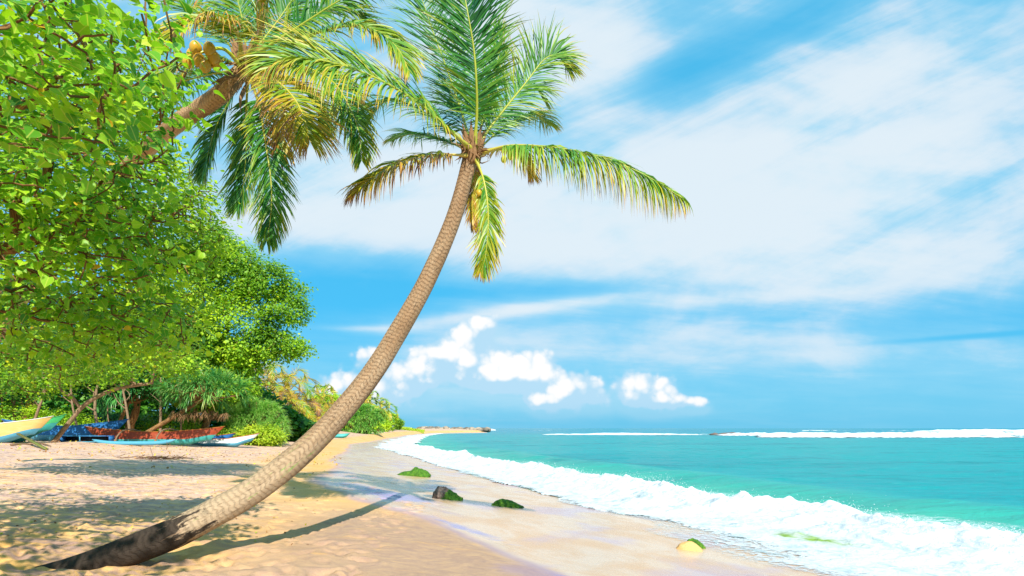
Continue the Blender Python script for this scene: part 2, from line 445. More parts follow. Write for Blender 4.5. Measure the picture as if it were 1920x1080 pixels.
c = mix(A[0], (.07, .42, .27), (.0, .28, .29))
c = mix(A[1], c, (.0, .23, .32))
c = mix(sstep(.45, .62, nf)*.4, c, (.0, .19, .23))
c = mix(sstep(.50, .68, na)*.5, c, (.0, .13, .16))
c = mix(sstep(.52, .66, nb_)*.25, c, (.04, .36, .34))
fl = sstep(.70, .74, noise(vmul(P, (.35, 1.0, 0)), 1.2, 7., .68, .7))*A[2]
c = mix(fl*.8, c, (.85, .95, .93))
h_ = noise(vmul(P, (.8, 2.0, 0)), 1., 6., .62, .4)*.6 + noise(vmul(P, (4., 7., 0)), 1., 4., .6)*.12
sw = bsdf(c, .26+fl*.4, .07, bump(h_, .30, .85), IOR=1.33)
out(sw); M_sea = m
dw = np.stack([smooth(3.5, 16, off), smooth(90, 420, WY), np.clip(smooth(1, 6, off)*(1-smooth(9, 22, off))*1.0+.10, 0, 1), np.zeros_like(off)], -1).reshape(-1, 4)
g = mk('sea', np.stack([WX, WY, WZ], -1).reshape(-1, 3), [grid_faces(*WX.shape)], m, dat=dw); g['kind'] = 'structure'

# ---------------------------------------------------------------- foam
def foam_mat(name, lace=False):
    m = newmat(name); A = attr(); P = coord()
    n_ = noise(vmul(P, (1, 1, 1.4)), 3.6, 7., .62, .8); nk = noise(P, 1.1, 5., .6, .6)
    gap = sstep(.53, .74, nk + (n_-.5)*.9)  # shadowed hollows of the foam, painted as a darker colour
    c = mix(gap*.6, (.63, .66, .67), (.24, .36, .37))
    c = mix(sstep(.56, .74, noise(P, .8, 6., .7, 1.))*A[1]*.9, c, (.46, .32, .18))
    c = mix(A[2], c, (.22, .36, .05))
    sh = bsdf(c, .62, .3, bump(n_+noise(P, 19., 4., .7)*.25, .07, .8))
    # ragged edges
    r = noise(vmul(P, (1.3, 1.3, 1.3)), 2.2, 9., .72, 1.3)
    tt = sstep(-.03, .05, A[0] - r)
    if lace:
        v1 = voro(vmul(P, (1., 1.5, 0)) if True else P, 3.0, 'DISTANCE_TO_EDGE'); 
        n3 = noise(vmul(P, (1., 2.6, 0)), 1.6, 7., .66, 1.8)
        rid = 1.-X.m('ABSOLUTE', (n3-.5)*9.)
        tt = mx(sstep(.0, .5, rid + A[0]*2.2-1.25), sstep(-.02, .06, A[0]-r))
    out(mixsh(tt, transparent(), sh)); return m
M_foam = foam_mat('surf_foam'); M_lace = foam_mat('thin_foam', True)

sy = np.unique(np.concatenate([np.arange(7.5, 22, .035), 22*1.0042**np.arange(0, 580)])); tt_ = np.linspace(0, 1, 120)
S, T = np.meshgrid(sy, tt_, indexing='ij')
wid = np.interp(S, [8, 15, 40, 70, 120, 200, 260], [5.6, 5.0, 4.2, 5.0, 6.0, 6., 5.])
edge0 = .75*fbm(S*.33, S*0, seed=61, o=4)+.35*vn(S*1.7, S*0, seed=62)
FX = shore(S) - .35 - edge0*np.interp(S, [8, 60], [1, 1.6]) + T*wid + T*.5*vn(S*.4, S*0, seed=63)
H = np.interp(S, [8, 11, 20, 40, 80, 150, 240], [.34, .48, .62, .60, .55, .45, .3])*(.90+.14*vn(S*.5, T*0, seed=64)+.07*vn(S*1.8, T*0, seed=65))
prof = np.interp(T, [0, .06, .25, .45, .62, .78, .9, 1.], [0., .09, .20, .42, .78, 1.0, .55, 0.])
puff = np.abs(fbm(FX*1.3, S*1.0, T*2, seed=66, o=5))*1.0; puff2 = fbm(FX*7, S*7, T*4, seed=67, o=3)
FZ = np.maximum(height(FX, S, False), SEA) + .015 + prof*H*(.78+.5*puff) + (.07*puff+.02*puff2)*smooth(.03, .3, T)*(1-smooth(.93, 1, T))
FZ = FZ + (smooth(.7, .8, T)*(1-smooth(.8, .9, T)))*.12*np.maximum(vn(S*9, T*30, seed=68), 0)
FZ = FZ - .05*(1-smooth(0, .05, T)) - .12*smooth(.95, 1, T)
FY = S + .25*fbm(S*.9, T*3, seed=69)
cov = np.interp(T, [0, .03, .12, .2, .80, .90, 1.], [.15, .5, .8, 1.1, 1.1, .75, .2])
curl = np.exp(-((S-12.35)/.7)**2 - ((T-.27-.02*(S-12.4))/.06)**2)*1.7*(.6+.5*vn(S*6, T*40, seed=70))
tan_ = np.exp(-((T-.25)/.16)**2)*np.interp(S, [8, 14, 20, 30], [.1, .8, .5, 0])
dF = np.stack([cov, tan_, np.clip(curl, 0, 1), np.zeros_like(S)], -1).reshape(-1, 4)
surf = mk('breaking_wave', np.stack([FX, FY, FZ], -1).reshape(-1, 3), [grid_faces(*S.shape)], M_foam, dat=dF)
surf['kind'] = 'structure'
# spray thrown off the crest
n = 9000; k = rng.random(n); s_ = 8+26*k**1.6; sd = .10*rng.standard_normal(n)
ti = np.clip(.74 + .14*rng.standard_normal(n), .1, .97); fi = np.searchsorted(sy, s_).clip(0, len(sy)-1); tj = (ti*119).astype(int)
hgt_ = np.abs(rng.standard_normal(n))*(.05+.15*np.maximum(vn(s_*1.7, s_*0, seed=71), 0))
C_ = np.stack([FX[fi, tj]+.3*rng.standard_normal(n), FY[fi, tj], FZ[fi, tj]+hgt_], -1)
sz = (.003+.008*rng.random(n)**3)*(1+s_/90)
oct_ = np.array([[1, 0, 0], [-1, 0, 0], [0, 1, 0], [0, -1, 0], [0, 0, 1], [0, 0, -1.]])
of = np.array([[0, 2, 4], [2, 1, 4], [1, 3, 4], [3, 0, 4], [2, 0, 5], [1, 2, 5], [3, 1, 5], [0, 3, 5]])
V = C_[:, None]+sz[:, None, None]*oct_[None]*(.7+.6*rng.random((n, 6, 1)))
m = newmat('spray_drops'); out(bsdf((.93, .95, .95), .4, .4))
spray = mk('spray', V.reshape(-1, 3), [(of[None]+(np.arange(n)*6)[:, None, None]).reshape(-1, 3)], m); spray['kind'] = 'stuff'
tag(spray, 'fine white spray drops thrown up along the crest of the shore break', 'spray')
# thin lacy sheet of foam running up the sand, and streaks left behind the break
def lace(name, a, b, fade, lift, y0=7, y1=60, nt=40):
    s = np.unique(np.concatenate([np.arange(y0, min(22, y1), .08), np.geomspace(22, max(y1, 22.5), 220) if y1 > 22 else []])); t = np.linspace(0, 1, nt)
    S, T = np.meshgrid(s, t, indexing='ij'); x = shore(S) + a(S) + T*(b(S)-a(S))
    z = np.maximum(height(x, S, False), SEA+.05) + lift
    cov = fade(T, S)
    D = np.stack([cov, np.zeros_like(S), np.zeros_like(S), np.zeros_like(S)], -1).reshape(-1, 4)
    o = mk(name, np.stack([x, S, z], -1).reshape(-1, 3), [grid_faces(*S.shape)], M_lace, dat=D); o['kind'] = 'structure'
lace('swash_foam', lambda S: -np.interp(S, [7, 9, 12, 14, 16, 20, 60], [1.9, 2.0, 2.6, 1.9, .8, .5, .5]) + .5*vn(S*.8, S*0, seed=81), lambda S: .6+0*S,
     lambda T, S: np.interp(T, [0, .1, .4, .8, 1], [0, .30, .44, .62, .8])*(1+.25*vn(S*.7, T*3, seed=82)), .012, 7, 60)
lace('trailing_foam', lambda S: 3.6+0*S, lambda S: np.interp(S, [7, 12, 20, 60], [8.5, 7.5, 6., 5.5])+.5*vn(S*.5, S*0, seed=83),
     lambda T, S: np.interp(T, [0, .15, .5, .85, 1], [.9, .62, .40, .28, 0])*np.interp(S, [9, 16, 24], [1.05, .95, .75]), .14, 8, 90)
# breakers out on the reef
def breaker(x0, x1, y, h, wd, seed, slope=0., n=700):
    xs_ = np.linspace(x0, x1, n); t = np.linspace(0, 1, 26); A_, T = np.meshgrid(xs_, t, indexing='ij')
    sc = y/100.
    amp = smooth(x0, x0+(x1-x0)*.08, A_)*(1-smooth(x1-(x1-x0)*.08, x1, A_))
    brk = np.clip(.38+1.15*fbm(A_*.028/sc, A_*0, seed=seed, o=4), 0, 1.35)
    Y = y + slope*(A_-x0) + T*wd + wd*.7*fbm(A_*.02/sc, A_*0, seed=seed+5) + .8*vn(A_*.3, T*4, seed=seed+6)
    Hh = h*amp*brk*(.75+.6*np.abs(fbm(A_*.35/sc, T*5, seed=seed+7, o=4)))
    Zz = SEA - .12 + np.interp(T, [0, .15, .5, .72, .85, 1], [0, .22, .5, 1., .85, 0])*Hh + .18*h*np.abs(vn(A_*1.1/sc, T*9, seed=seed+8))*amp*brk
    cov = np.interp(T, [0, .1, .3, .9, 1], [.2, .55, 1., 1., .3])*np.clip(amp*brk*1.4, 0, 1.1)
    D = np.stack([cov, 0*T, 0*T, 0*T], -1).reshape(-1, 4)
    return np.stack([A_, Y, Zz], -1).reshape(-1, 3), [grid_faces(*A_.shape)], D
def foam_far():
    m = newmat('reef_foam'); A = attr(); P = coord()
    r = noise(vmul(P, (.22, .12, .8)), 1., 8., .72, .8); n_ = noise(P, .8, 6., .7)
    c = mix(sstep(.48, .68, n_)*.5, (.76, .79, .80), (.28, .48, .50))
    out(mixsh(sstep(-.03, .06, A[0]-r), transparent(), bsdf(c, .6, .3, bump(n_, .5, .8)))); return m
M_ff = foam_far()
BR = [(62, 260, 150, 1.3, 14, 101, -.02), (60, 300, 185, 1.3, 12, 111, .02), (4, 190, 215, .9, 9, 127, 0), (30, 160, 250, .7, 10, 131, 0.02),
      (60, 420, 262, 1.4, 14, 141, .01), (-25, 200, 330, 1.3, 14, 151, 0), (120, 520, 390, 2.0, 16, 161, 0), (-70, 60, 420, 1.5, 14, 171, .02),
      (250, 700, 520, 2.3, 20, 181, 0), (-150, -10, 560, 2.6, 20, 191, 0), (0, 260, 620, 2.2, 22, 201, 0)]
for (a, b, y, h, wd, sd, sl_) in BR:
    V, Fq, D = breaker(a, b, y, h, wd, sd, sl_); o = mk('reef_breaker', V, Fq, M_ff, dat=D); o['kind'] = 'structure'
# ---------------------------------------------------------------- plant materials
def leaf_mat(name, stops, trans=.35, vein=True, rough=.42, tr_gain=1.3, rim=(.62, .62, .12)):
    m = newmat(name); A = attr()
    c = ramp(A[0], stops)
    if vein:
        v = mx(sstep(.16, .0, A[2]) if False else 1.-sstep(.0, .13, A[2]), sstep(.90, 1., A[1]))
        c = mix(v*.6, c, rim)
    t = mix(1.0, c, (tr_gain*1.05, tr_gain*1.1, tr_gain*.5), 'MULTIPLY')
    out(mixsh(trans, bsdf(c, rough, .35), translucent(t))); return m
G1 = [(0, (.03, .15, .02)), (.3, (.13, .38, .018)), (.62, (.36, .60, .02)), (.88, (.60, .74, .03)), (.95, (.52, .52, .03)), (1, (.75, .46, .03))]
G2 = [(0, (.045, .16, .012)), (.4, (.23, .43, .016)), (.8, (.52, .66, .02)), (1, (.70, .66, .03))]
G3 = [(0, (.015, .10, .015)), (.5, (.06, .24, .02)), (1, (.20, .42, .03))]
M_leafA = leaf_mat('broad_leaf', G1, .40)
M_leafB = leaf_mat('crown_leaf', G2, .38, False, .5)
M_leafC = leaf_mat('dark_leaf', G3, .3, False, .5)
M_leafY = leaf_mat('yellow_leaf', [(0, (.12, .32, .015)), (.5, (.36, .50, .025)), (1, (.62, .56, .03))], .35, False, .5)
def strap_mat(name, stops, trans=.22, rough=.38, dark=0.):
    m = newmat(name); A = attr(); c = ramp(A[0], stops); c = mix(sstep(.72, 1., A[1])*.55*A[3], c, (.38, .20, .09)); c = mix(dark, c, (0., .01, 0.))
    t = mix(1.0, c, (1.3, 1.3, .6), 'MULTIPLY')
    out(mixsh(trans, bsdf(c, rough, .4), translucent(t))); return m
PST = [(0, (.012, .13, .05)), (.25, (.05, .25, .02)), (.42, (.19, .38, .02)), (.56, (.42, .47, .02)), (.70, (.70, .48, .03)), (.84, (.48, .20, .06)), (1, (.22, .10, .09))]
M_frond = strap_mat('palm_leaflets', PST, .16, .42, .20)
M_strap = strap_mat('screwpine_strap', [(0, (.03, .20, .06)), (.5, (.12, .40, .08)), (.9, (.36, .58, .13)), (1, (.5, .35, .12))], .2, .35)
M_strapL = strap_mat('bush_strap', [(0, (.07, .30, .04)), (.5, (.22, .50, .07)), (1, (.46, .66, .16))], .25, .4)
def bark(name, a, b, sc=6., str_=.8, moss=0.):
    m = newmat(name); P = coord(); A = attr(); q = comb(A[0]*.3, A[1]*.3, A[2]*.35)
    n_ = noise(q, sc*2, 6., .65, .8); n2 = noise(P, sc*.3, 4.)
    c = mix(sstep(.35, .68, n_), a, b)
    if moss: c = mix(sstep(.55, .65, n2)*moss, c, (.10, .16, .03))
    out(bsdf(c, .85, .2, bump(n_, .03, str_))); return m
M_bark = bark('brown_bark', (.12, .055, .02), (.48, .26, .10), 6.)
M_twig = bark('twig_bark', (.10, .04, .02), (.34, .17, .08), 12.)
M_barkL = bark('pale_bark', (.16, .09, .05), (.42, .29, .17), 6., .8, .3)
M_mid = newmat('palm_midrib'); A = attr(); out(bsdf(ramp(A[3], [(0, (.30, .36, .03)), (.5, (.44, .42, .05)), (1, (.62, .42, .10))]), .4, .4))
M_fib = newmat('palm_fibre'); P = coord(); out(bsdf(mix(noise(P, 30., 5., .7), (.10, .045, .02), (.42, .25, .12)), .9, .1))
M_nut = newmat('coconut_husk'); P = coord(); A = attr(); out(bsdf(mix(sstep(.3, .8, noise(P, 6., 4.)), ramp(A[3], [(0, (.40, .50, .02)), (1, (.66, .36, .03))]), ramp(A[3], [(0, (.62, .62, .04)), (1, (.55, .24, .02))])), .35, .5))
M_wood = newmat('weathered_wood'); P = coord(); n_ = noise(vmul(P, (3., 3., 18.)), 2., 6., .7); out(bsdf(mix(n_, (.10, .055, .03), (.34, .22, .13)), .8, .2, bump(n_, .02, .5)))

# ---------------------------------------------------------------- leaves
_a = np.linspace(-math.pi/2, math.pi*1.5, 12, endpoint=False)
def heart():
    """heart leaf: base at 0, tip at +y, folded on the midrib"""
    o = [(0, 0), (.26, -.13), (.47, .06), (.52, .34), (.40, .62), (.17, .88), (0, 1.12)]
    o2 = [(-x, y) for x, y in o[-2:0:-1]]; P = np.array(o + o2)
    mid = np.array([(0, .25), (0, .55), (0, .85)])
    V = np.vstack([P, mid]); n = len(P)
    z = .20*np.abs(V[:, 0]) - .16*(V[:, 1]-.4)**2 + .05*np.sin(V[:, 1]*9)*np.abs(V[:, 0])
    V = np.column_stack([V, z]); a, b, c = n, n+1, n+2
    r = [(0, 1, a), (1, 2, a), (2, 3, a), (3, b, a), (3, 4, b), (4, c, b), (4, 5, c), (5, 6, c)]
    mir = lambda i: i if i in (0, 6) or i >= n else 12-i
    l = [tuple(mir(i) for i in f)[::-1] for f in r]
    e = np.array([1.]*n + [0., 0., 0.]); e[0] = .3
    return V*np.array([1, 1, 1]), np.array(r+l), e, np.abs(V[:, 0])/.5
def simple_leaf(k=6):
    if k == 6: P = np.array([(0, 0, 0), (.34, .3, .07), (.28, .7, .05), (0, 1.05, -.06), (-.28, .7, .05), (-.34, .3, .07)]); Fq = np.array([(0, 1, 2), (0, 2, 3), (0, 3, 4), (0, 4, 5)])
    else: P = np.array([(0, 0, 0), (.36, .45, .08), (0, 1, -.05), (-.36, .45, .08)]); Fq = np.array([(0, 1, 2), (0, 2, 3)])
    return P, Fq, np.full(len(P), .5), np.full(len(P), .5)
HEART = heart(); L6 = simple_leaf(6); L4 = simple_leaf(4)
def leaves(mb, C, size, tpl, out_dir=None, hang=.4, tone=None, r=rng, m=0):
    n = len(C); N = r.standard_normal((n, 3))*.55 + np.array([0, 0, .75])
    N = N + SDIR*.45
    if out_dir is not None: N = N + out_dir*.5
    N = nrm(N); dr = r.standard_normal((n, 3)); dr[:, 2] -= hang*1.6
    if out_dir is not None: dr = dr + out_dir*.9
    Y = nrm(dr - N*np.sum(dr*N, 1, keepdims=True)); Xx = np.cross(Y, N)
    V, Fq, e, mid = tpl
    s = np.asarray(size).reshape(-1, 1, 1)
    asp = (.85+.3*r.random((n, 1, 1)))
    W = C[:, None] + s*(V[None, :, 0:1]*Xx[:, None]*asp + V[None, :, 1:2]*Y[:, None] + V[None, :, 2:3]*N[:, None]*(.4+1.5*r.random((n, 1, 1))))
    if tone is None: tone = r.random(n)
    D = np.zeros((n, len(V), 4)); D[..., 0] = np.asarray(tone)[:, None]; D[..., 1] = e; D[..., 2] = mid; D[..., 3] = r.random((n, 1))
    mb.add(W.reshape(-1, 3), [(Fq[None]+(np.arange(n)*len(V))[:, None, None]).reshape(-1, 3)], D.reshape(-1, 4), m)

def ell(c, r3, n, shell=.5, r=rng):
    d = nrm(r.standard_normal((n, 3))); k = r.random(n)**(1/3.); k = shell*(.72+.28*r.random(n))+(1-shell)*k
    return np.asarray(c)+d*k[:, None]*np.asarray(r3)

def grow(trunk, tr, att, r, spread=.12, sag=.0):
    """trunk polyline + radius; every attractor is reached by a twig leaving the nearest wood"""
    P = [np.array(p) for p in catmull(trunk, 10)]; par = [-1]+list(range(9)); root = len(P)
    nodes = np.array(P); br = []
    cen = nodes[-1]; order = np.argsort(np.linalg.norm(att-cen, axis=1)*(.6+.8*r.random(len(att))))
    nodes_l = list(nodes); cost = [0.0]*4+[0.]*6
    for i in order:
        a = att[i]; N_ = np.array(nodes_l[4:]); dd = np.linalg.norm(N_-a, axis=1) + .25*np.array(cost[4:])
        j = int(np.argmin(dd))+4; b = nodes_l[j]; L = np.linalg.norm(a-b); k = 4 if L < 1.2 else 6
        mid = (a+b)/2 + r.standard_normal(3)*spread*L + np.array([0, 0, sag*L])
        t = np.linspace(0, 1, k+1)[1:, None]; pts = (1-t)**2*b + 2*t*(1-t)*mid + t*t*a
        pts[:-1] += r.standard_normal((k, 3))[:-1]*.02*L
        idx = [j]
        for p in pts: nodes_l.append(p); par.append(idx[-1]); cost.append(cost[idx[-1]]+L/k); idx.append(len(nodes_l)-1)
        br.append(idx)
    w = np.zeros(len(nodes_l)); kids = np.zeros(len(nodes_l), int)
    for p in par:
        if p >= 0: kids[p] += 1
    w[kids == 0] = 1
    for i in range(len(nodes_l)-1, 0, -1): w[par[i]] += w[i]
    return np.array(nodes_l), w, br

def trunk_mesh(mb, nodes, w, br, tr, twig, trunk, k=6, m0=0, minw=0):
    rad = tr*.95*(w/w[9])**.62; rad = np.clip(rad, twig, tr)
    Pt = catmull(trunk, 24); mb.add(*_tb(tube(Pt, np.linspace(tr*1.35, tr*.9, 24), 12, mod=lambda L, a, R: 1+.10*vn(np.cos(a)*1.5+3, np.sin(a)*1.5, L*.8, seed=3)), m0))
    for idx in br:
        if w[idx[1]] < minw: continue
        R = rad[idx].copy(); R[0] = R[1]
        mb.add(*_tb(tube(nodes[idx], R, k if R[0] > .03 else 4, cap=False), m0))
def _tb(t, m): return t[0], t[1], t[2], m

def broad_tree(name, label, cat, trunk, tr, blobs, natt, per, lsize, sig, mleaf, tpl, mbark, seed, group=None, twig=.004, hang=.4, tone=(0., 1.), shell=.6, spread=.12, minw=0, k=6):
    r = np.random.default_rng(seed); root = empty(name, tuple(trunk[0]), label, cat, group)
    vol = np.array([b[1][0]*b[1][1]*b[1][2] for b in blobs])**(2/3.)*np.array([b[2] if len(b) > 2 else 1 for b in blobs]); vol = vol/vol.sum()
    att = np.concatenate([ell(b[0], b[1], max(3, int(natt*v)), shell, r) for b, v in zip(blobs, vol)])
    out_ = np.concatenate([np.repeat(np.asarray(b[0])[None], max(3, int(natt*v)), 0) for b, v in zip(blobs, vol)])
    sc_ = np.concatenate([np.full(max(3, int(natt*v)), (b[3] if len(b) > 3 else 1.)) for b, v in zip(blobs, vol)])
    nodes, w, br = grow(trunk, tr, att, r, spread)
    mb = MB(); trunk_mesh(mb, nodes, w, br, tr, twig, trunk, k, minw=minw); mb.build('trunk', mbark, root)
    od = nrm(att-out_); n = len(att)
    clump = .5+.5*vn(att[:, 0]*1.1/sig/4, att[:, 1]*1.1/sig/4, att[:, 2]*1.1/sig/4, seed=seed)
    i = np.repeat(np.arange(n), per); C = att[i] + sig*r.standard_normal((len(i), 3))*np.array([1, 1, .7])
    # some along the twigs
    t_ = tone[0] + (tone[1]-tone[0])*np.clip(.72*clump[i]+.44*r.random(len(i)) - .14, 0, .93)
    yel = r.random(len(i)) < .008; t_[yel] = tone[1]
    lm = MB(); leaves(lm, C, lsize*sc_[i]*(.45+.95*r.random(len(i))**1.3), tpl, od[i], hang, t_, r); lm.build('crown', mleaf, root)
    return root

# ---------------------------------------------------------------- palm fronds
def frond_mesh(P, face, Lm, n, droop, hue, r, wid=.025, start=.16, ang=(62, 28), seg=5, tip=.5, fold=0., base=.0):
    P = catmull(P, 48); T = nrm(np.gradient(P, axis=0)); mb = MB()
    t = np.linspace(start, 1, n); fi = t*47; i0 = np.minimum(fi.astype(int), 46); f = (fi-i0)[:, None]
    for sgn in (-1, 1):
        tj = t; p = P[i0]*(1-f)+P[i0+1]*f; tt = nrm(T[i0]*(1-f)+T[i0+1]*f)
        fc = np.asarray(face, float)[None] + 0*p; nn = nrm(fc - tt*np.sum(fc*tt, 1, keepdims=True)); sd = np.cross(tt, nn)*sgn
        al = np.radians(ang[0]+(ang[1]-ang[0])*(tj-start)/(1-start) + 7*r.standard_normal(n))[:, None]
        lift = (.10+.22*r.random(n) - fold)[:, None]
        dirn = nrm(sd*np.sin(al) + tt*np.cos(al) + nn*lift)
        u_ = (tj-start)/(1-start)
        L = Lm*np.clip(np.sin(np.pi*np.clip(.13+.80*u_, 0, 1)), .05, 1)**.75*(.82+.25*r.random(n))
        L = L*np.where(r.random(n) < .04, .45, 1)
        gdr = droop*(.6+.8*vn(u_*9, np.full(n, sgn*3.), seed=int(r.integers(99))) *.5 + .5*r.random(n))
        w_dir = nrm(tt - dirn*np.sum(tt*dirn, 1, keepdims=True)); tw = (r.standard_normal(n)*.45)[:, None]
        nor = np.cross(dirn, w_dir); w_dir = nrm(w_dir*np.cos(tw)+nor*np.sin(tw))
        q = p + dirn*.01; pts = []; cur = dirn.copy(); sl = (L/seg)[:, None]
        for k in range(seg+1):
            pts.append(q.copy()); cur = nrm(cur + np.array([0, 0, -1.])*(gdr*(.25+k*.22))[:, None] + r.standard_normal((n, 3))*.05); q = q + cur*sl
        pts = np.stack(pts, 1); ww = wid*np.array([.55, 1., .95, .75, .45, .04][:seg+1] if seg == 5 else np.interp(np.linspace(0, 5, seg+1), range(6), [.55, 1., .95, .75, .45, .05]))
        wv = w_dir[:, None]*ww[None, :, None]/2*(.8+.4*r.random((n, 1, 1)))
        V = np.stack([pts-wv, pts+wv], 2)           # n, seg+1, 2, 3
        h = hue + .09*r.standard_normal(n) + .10*vn(u_*6, np.full(n, sgn*1.7), seed=int(r.integers(99)))
        s_ = np.linspace(0, 1, seg+1)[None]
        tone = np.clip(h[:, None] + s_**2.5*(.22+.26*r.random((n, 1))) + .15*smooth(.75, 1, u_)[:, None]*tip, 0, 1)
        D = np.zeros((n, seg+1, 2, 4)); D[..., 0] = tone[..., None]; D[..., 1] = s_[..., None]; D[..., 2] = .5; D[..., 3] = (r.random(n) < .6)[:, None, None]
        b = np.arange(n)[:, None]*(seg+1)*2 + np.arange(seg)[None]*2
        mb.add(V.reshape(-1, 3), [np.stack([b, b+1, b+3, b+2], -1).reshape(-1, 4)], D.reshape(-1, 4))
    return mb, P
def midrib_mesh(P, r0, hue=.3, k=7):
    t = np.linspace(0, 1, len(P)); mb = MB()
    R = r0*np.interp(t, [0, .03, .10, .3, 1], [2.3, 1.8, 1.05, .75, .12]); V, Fs, D = tube(P, R, k); D[:, 3] = hue
    mb.add(V, Fs, D); return mb
def nut(mb, c, r, axis, ripe=0., rr=rng):
    a = nrm(np.array(axis)); u_ = nrm(np.cross(a, [.3, .9, .2])); w_ = np.cross(a, u_)
    th = np.linspace(0, math.pi, 11); ph = np.linspace(0, 2*math.pi, 14, endpoint=False)
    R = r*np.sin(th)*(1-.12*np.cos(th)); Z_ = -r*1.22*np.cos(th)
    tri = 1+.06*np.cos(3*ph)
    V = (Z_[:, None, None]*a + (R[:, None]*tri*np.cos(ph))[..., None]*u_ + (R[:, None]*tri*np.sin(ph))[..., None]*w_).reshape(-1, 3)+np.asarray(c)
    i = np.arange(10)[:, None]*14; j = np.arange(14)[None]; j2 = (j+1) % 14
    D = np.zeros((len(V), 4)); D[:, 3] = ripe
    mb.add(V, [np.stack([i+j, i+j2, i+14+j2, i+14+j], -1).reshape(-1, 4)], D)

# the two big palms: trunks traced as space curves
def trunk_mat(name, burnt):
    m = newmat(name); A = attr(); P = coord()
    L = A[2]; q = comb(A[0]*.5, A[1]*.5, L*.35); qf = comb(A[0]*1.6, A[1]*1.6, L*1.0)
    wob = noise(q, 2.2, 4., .6); rr = L*14. + wob*3.4 + noise(qf, 5., 5., .7)*.8
    saw = X.m('FRACT', rr); ring = sstep(.0, .34, saw)*(1.-sstep(.90, 1., saw))
    crack = sstep(.55, .62, noise(comb(A[0]*5., A[1]*5., L*1.6), 2.8, 7., .75, 1.6))*sstep(.42, .58, noise(comb(A[0]*1.3, A[1]*1.3, L*1.7), 2., 4., .6)); fib = noise(comb(A[0]*9., A[1]*9., L*2.), 3., 5., .7)
    cell = noise(comb(A[0]*2.5, A[1]*2.5, L*7.), 2., 4., .6)
    c = mix(sstep(.3, .7, noise(q, 3., 5., .6)), (.26, .155, .08), (.40, .28, .17))
    c = mix(sstep(.4, .7, cell)*.6, c, (.34, .19, .09))
    c = mix(crack*.38, c, (.16, .085, .05)); pat = noise(comb(A[0]*1.2, A[1]*1.2, L*2.3), 2.2, 5., .65); c = mix((1.-ring)*(.12+sstep(.40, .64, pat)*.55), c, (.13, .065, .035))
    if not burnt: c = mix(1.0, c, (1.65, 1.6, 1.5), 'MULTIPLY')
    lf = sstep(.48, .66, noise(comb(A[0]*11., A[1]*11., L*.9), 2.2, 6., .7, .3)); c = mix(lf*.42, c, (.17, .105, .065))
    if burnt:
        n_ = noise(q, 5., 6., .65, .8)
        lowm = 1.-sstep(2.0, 4.3, L + (n_-.5)*1.5)
        c = mix(lowm*.7, c, mix(crack, (.50, .38, .25), (.26, .17, .10)))
        ms = sstep(.60, .68, noise(q, 8., 5., .7))*sstep(1.3, 1.9, L)*(1.-sstep(3.4, 4.0, L))
        c = mix(ms*.75, c, (.20, .38, .07))
        bl = sstep(.53, .60, noise(comb(A[0]*.6, A[1]*.6, L*.8), 3.2, 6., .7, 1.) + (1.-sstep(.6, 2.2, L))*.50 - sstep(1.3, 2.8, L)*.12)
        c = mix(bl*.93, c, (.016, .011, .010))
        red = sstep(.5, .62, noise(q, 9., 4.))*(1.-sstep(1.2, 1.9, L)); c = mix(red*(1.-bl)*.8, c, (.24, .07, .03))
        dk = sstep(.66, .70, noise(comb(A[0]*.5, A[1]*.5, L*.6), 6., 4., .6, .6))*sstep(1.8, 2.2, L)*(1.-sstep(4.2, 5.0, L)); c = mix(dk*.9, c, (.055, .03, .02))
    hgt = ring*.5 - crack*.35 + fib*.3 + cell*.25
    out(bsdf(c, .82, .2, bump(hgt, .018, .9))); return m
M_trunk = trunk_mat('coconut_trunk_weathered', True); M_trunk2 = trunk_mat('coconut_trunk_ringed', False)
def ringmod(flare=0):
    def f(L, a, R):
        w_ = vn(np.cos(a)*1.2, np.sin(a)*1.2, L*2.2, seed=9)*.28
        s = np.modf((L*15.5+w_*5+50))[0]; ring = np.where(s < .8, s/.8, (1-s)/.2)
        n_ = fbm(np.cos(a)*1.4, np.sin(a)*1.4, L*1.1, seed=8, o=4)
        k = np.clip((L-1.6)/2, .15, 1)
        return 1 + .018*(ring-.5)*k + .07*n_ + .05*fbm(np.cos(a)*6, np.sin(a)*6, L*3, seed=5, o=3)*(1-k*.8)
    return f
# ================================================================ the leaning palm
TR = [(60, 1084, 6.55), (150, 1064, 6.62), (235, 1036, 6.75), (330, 999, 6.9), (400, 963, 7.05), (475, 919, 7.25), (548, 864, 7.5), (602, 815, 7.8), (650, 761, 8.15), (701, 696, 8.55),
      (745, 625, 8.9), (785, 556, 9.15), (815, 495, 9.3), (842, 432, 9.4), (860, 380, 9.45), (872, 335, 9.5), (884, 292, 9.5)]
TW = [46, 58, 66, 66, 62, 58, 54, 50, 47, 43, 39.5, 36.5, 34, 32, 30, 29, 32]
TP = np.array([at(*p) for p in TR]); TRd = np.array([w_/2/F*p[2] for w_, p in zip(TW, TR)])*np.interp(np.arange(len(TW)), [0, 8, 16], [.84, .88, .95])
P_ = catmull(TP, 760); R_ = np.interp(np.linspace(0, 1, 760), np.linspace(0, 1, len(TRd)), TRd)
palm = empty('coconut_palm', (BASE[0], BASE[1], 0.), 'tall coconut palm leaning out over the sand from a charred buried foot', 'palm tree')
mb = MB(); V, Fs, D = tube(P_, R_, 56, mod=ringmod()); mb.add(V, Fs, D); mb.build('trunk', M_trunk, palm)
CR = TP[-1]; YC = 9.5
def fpts(l): return [at(a, b, c) for a, b, c in l]
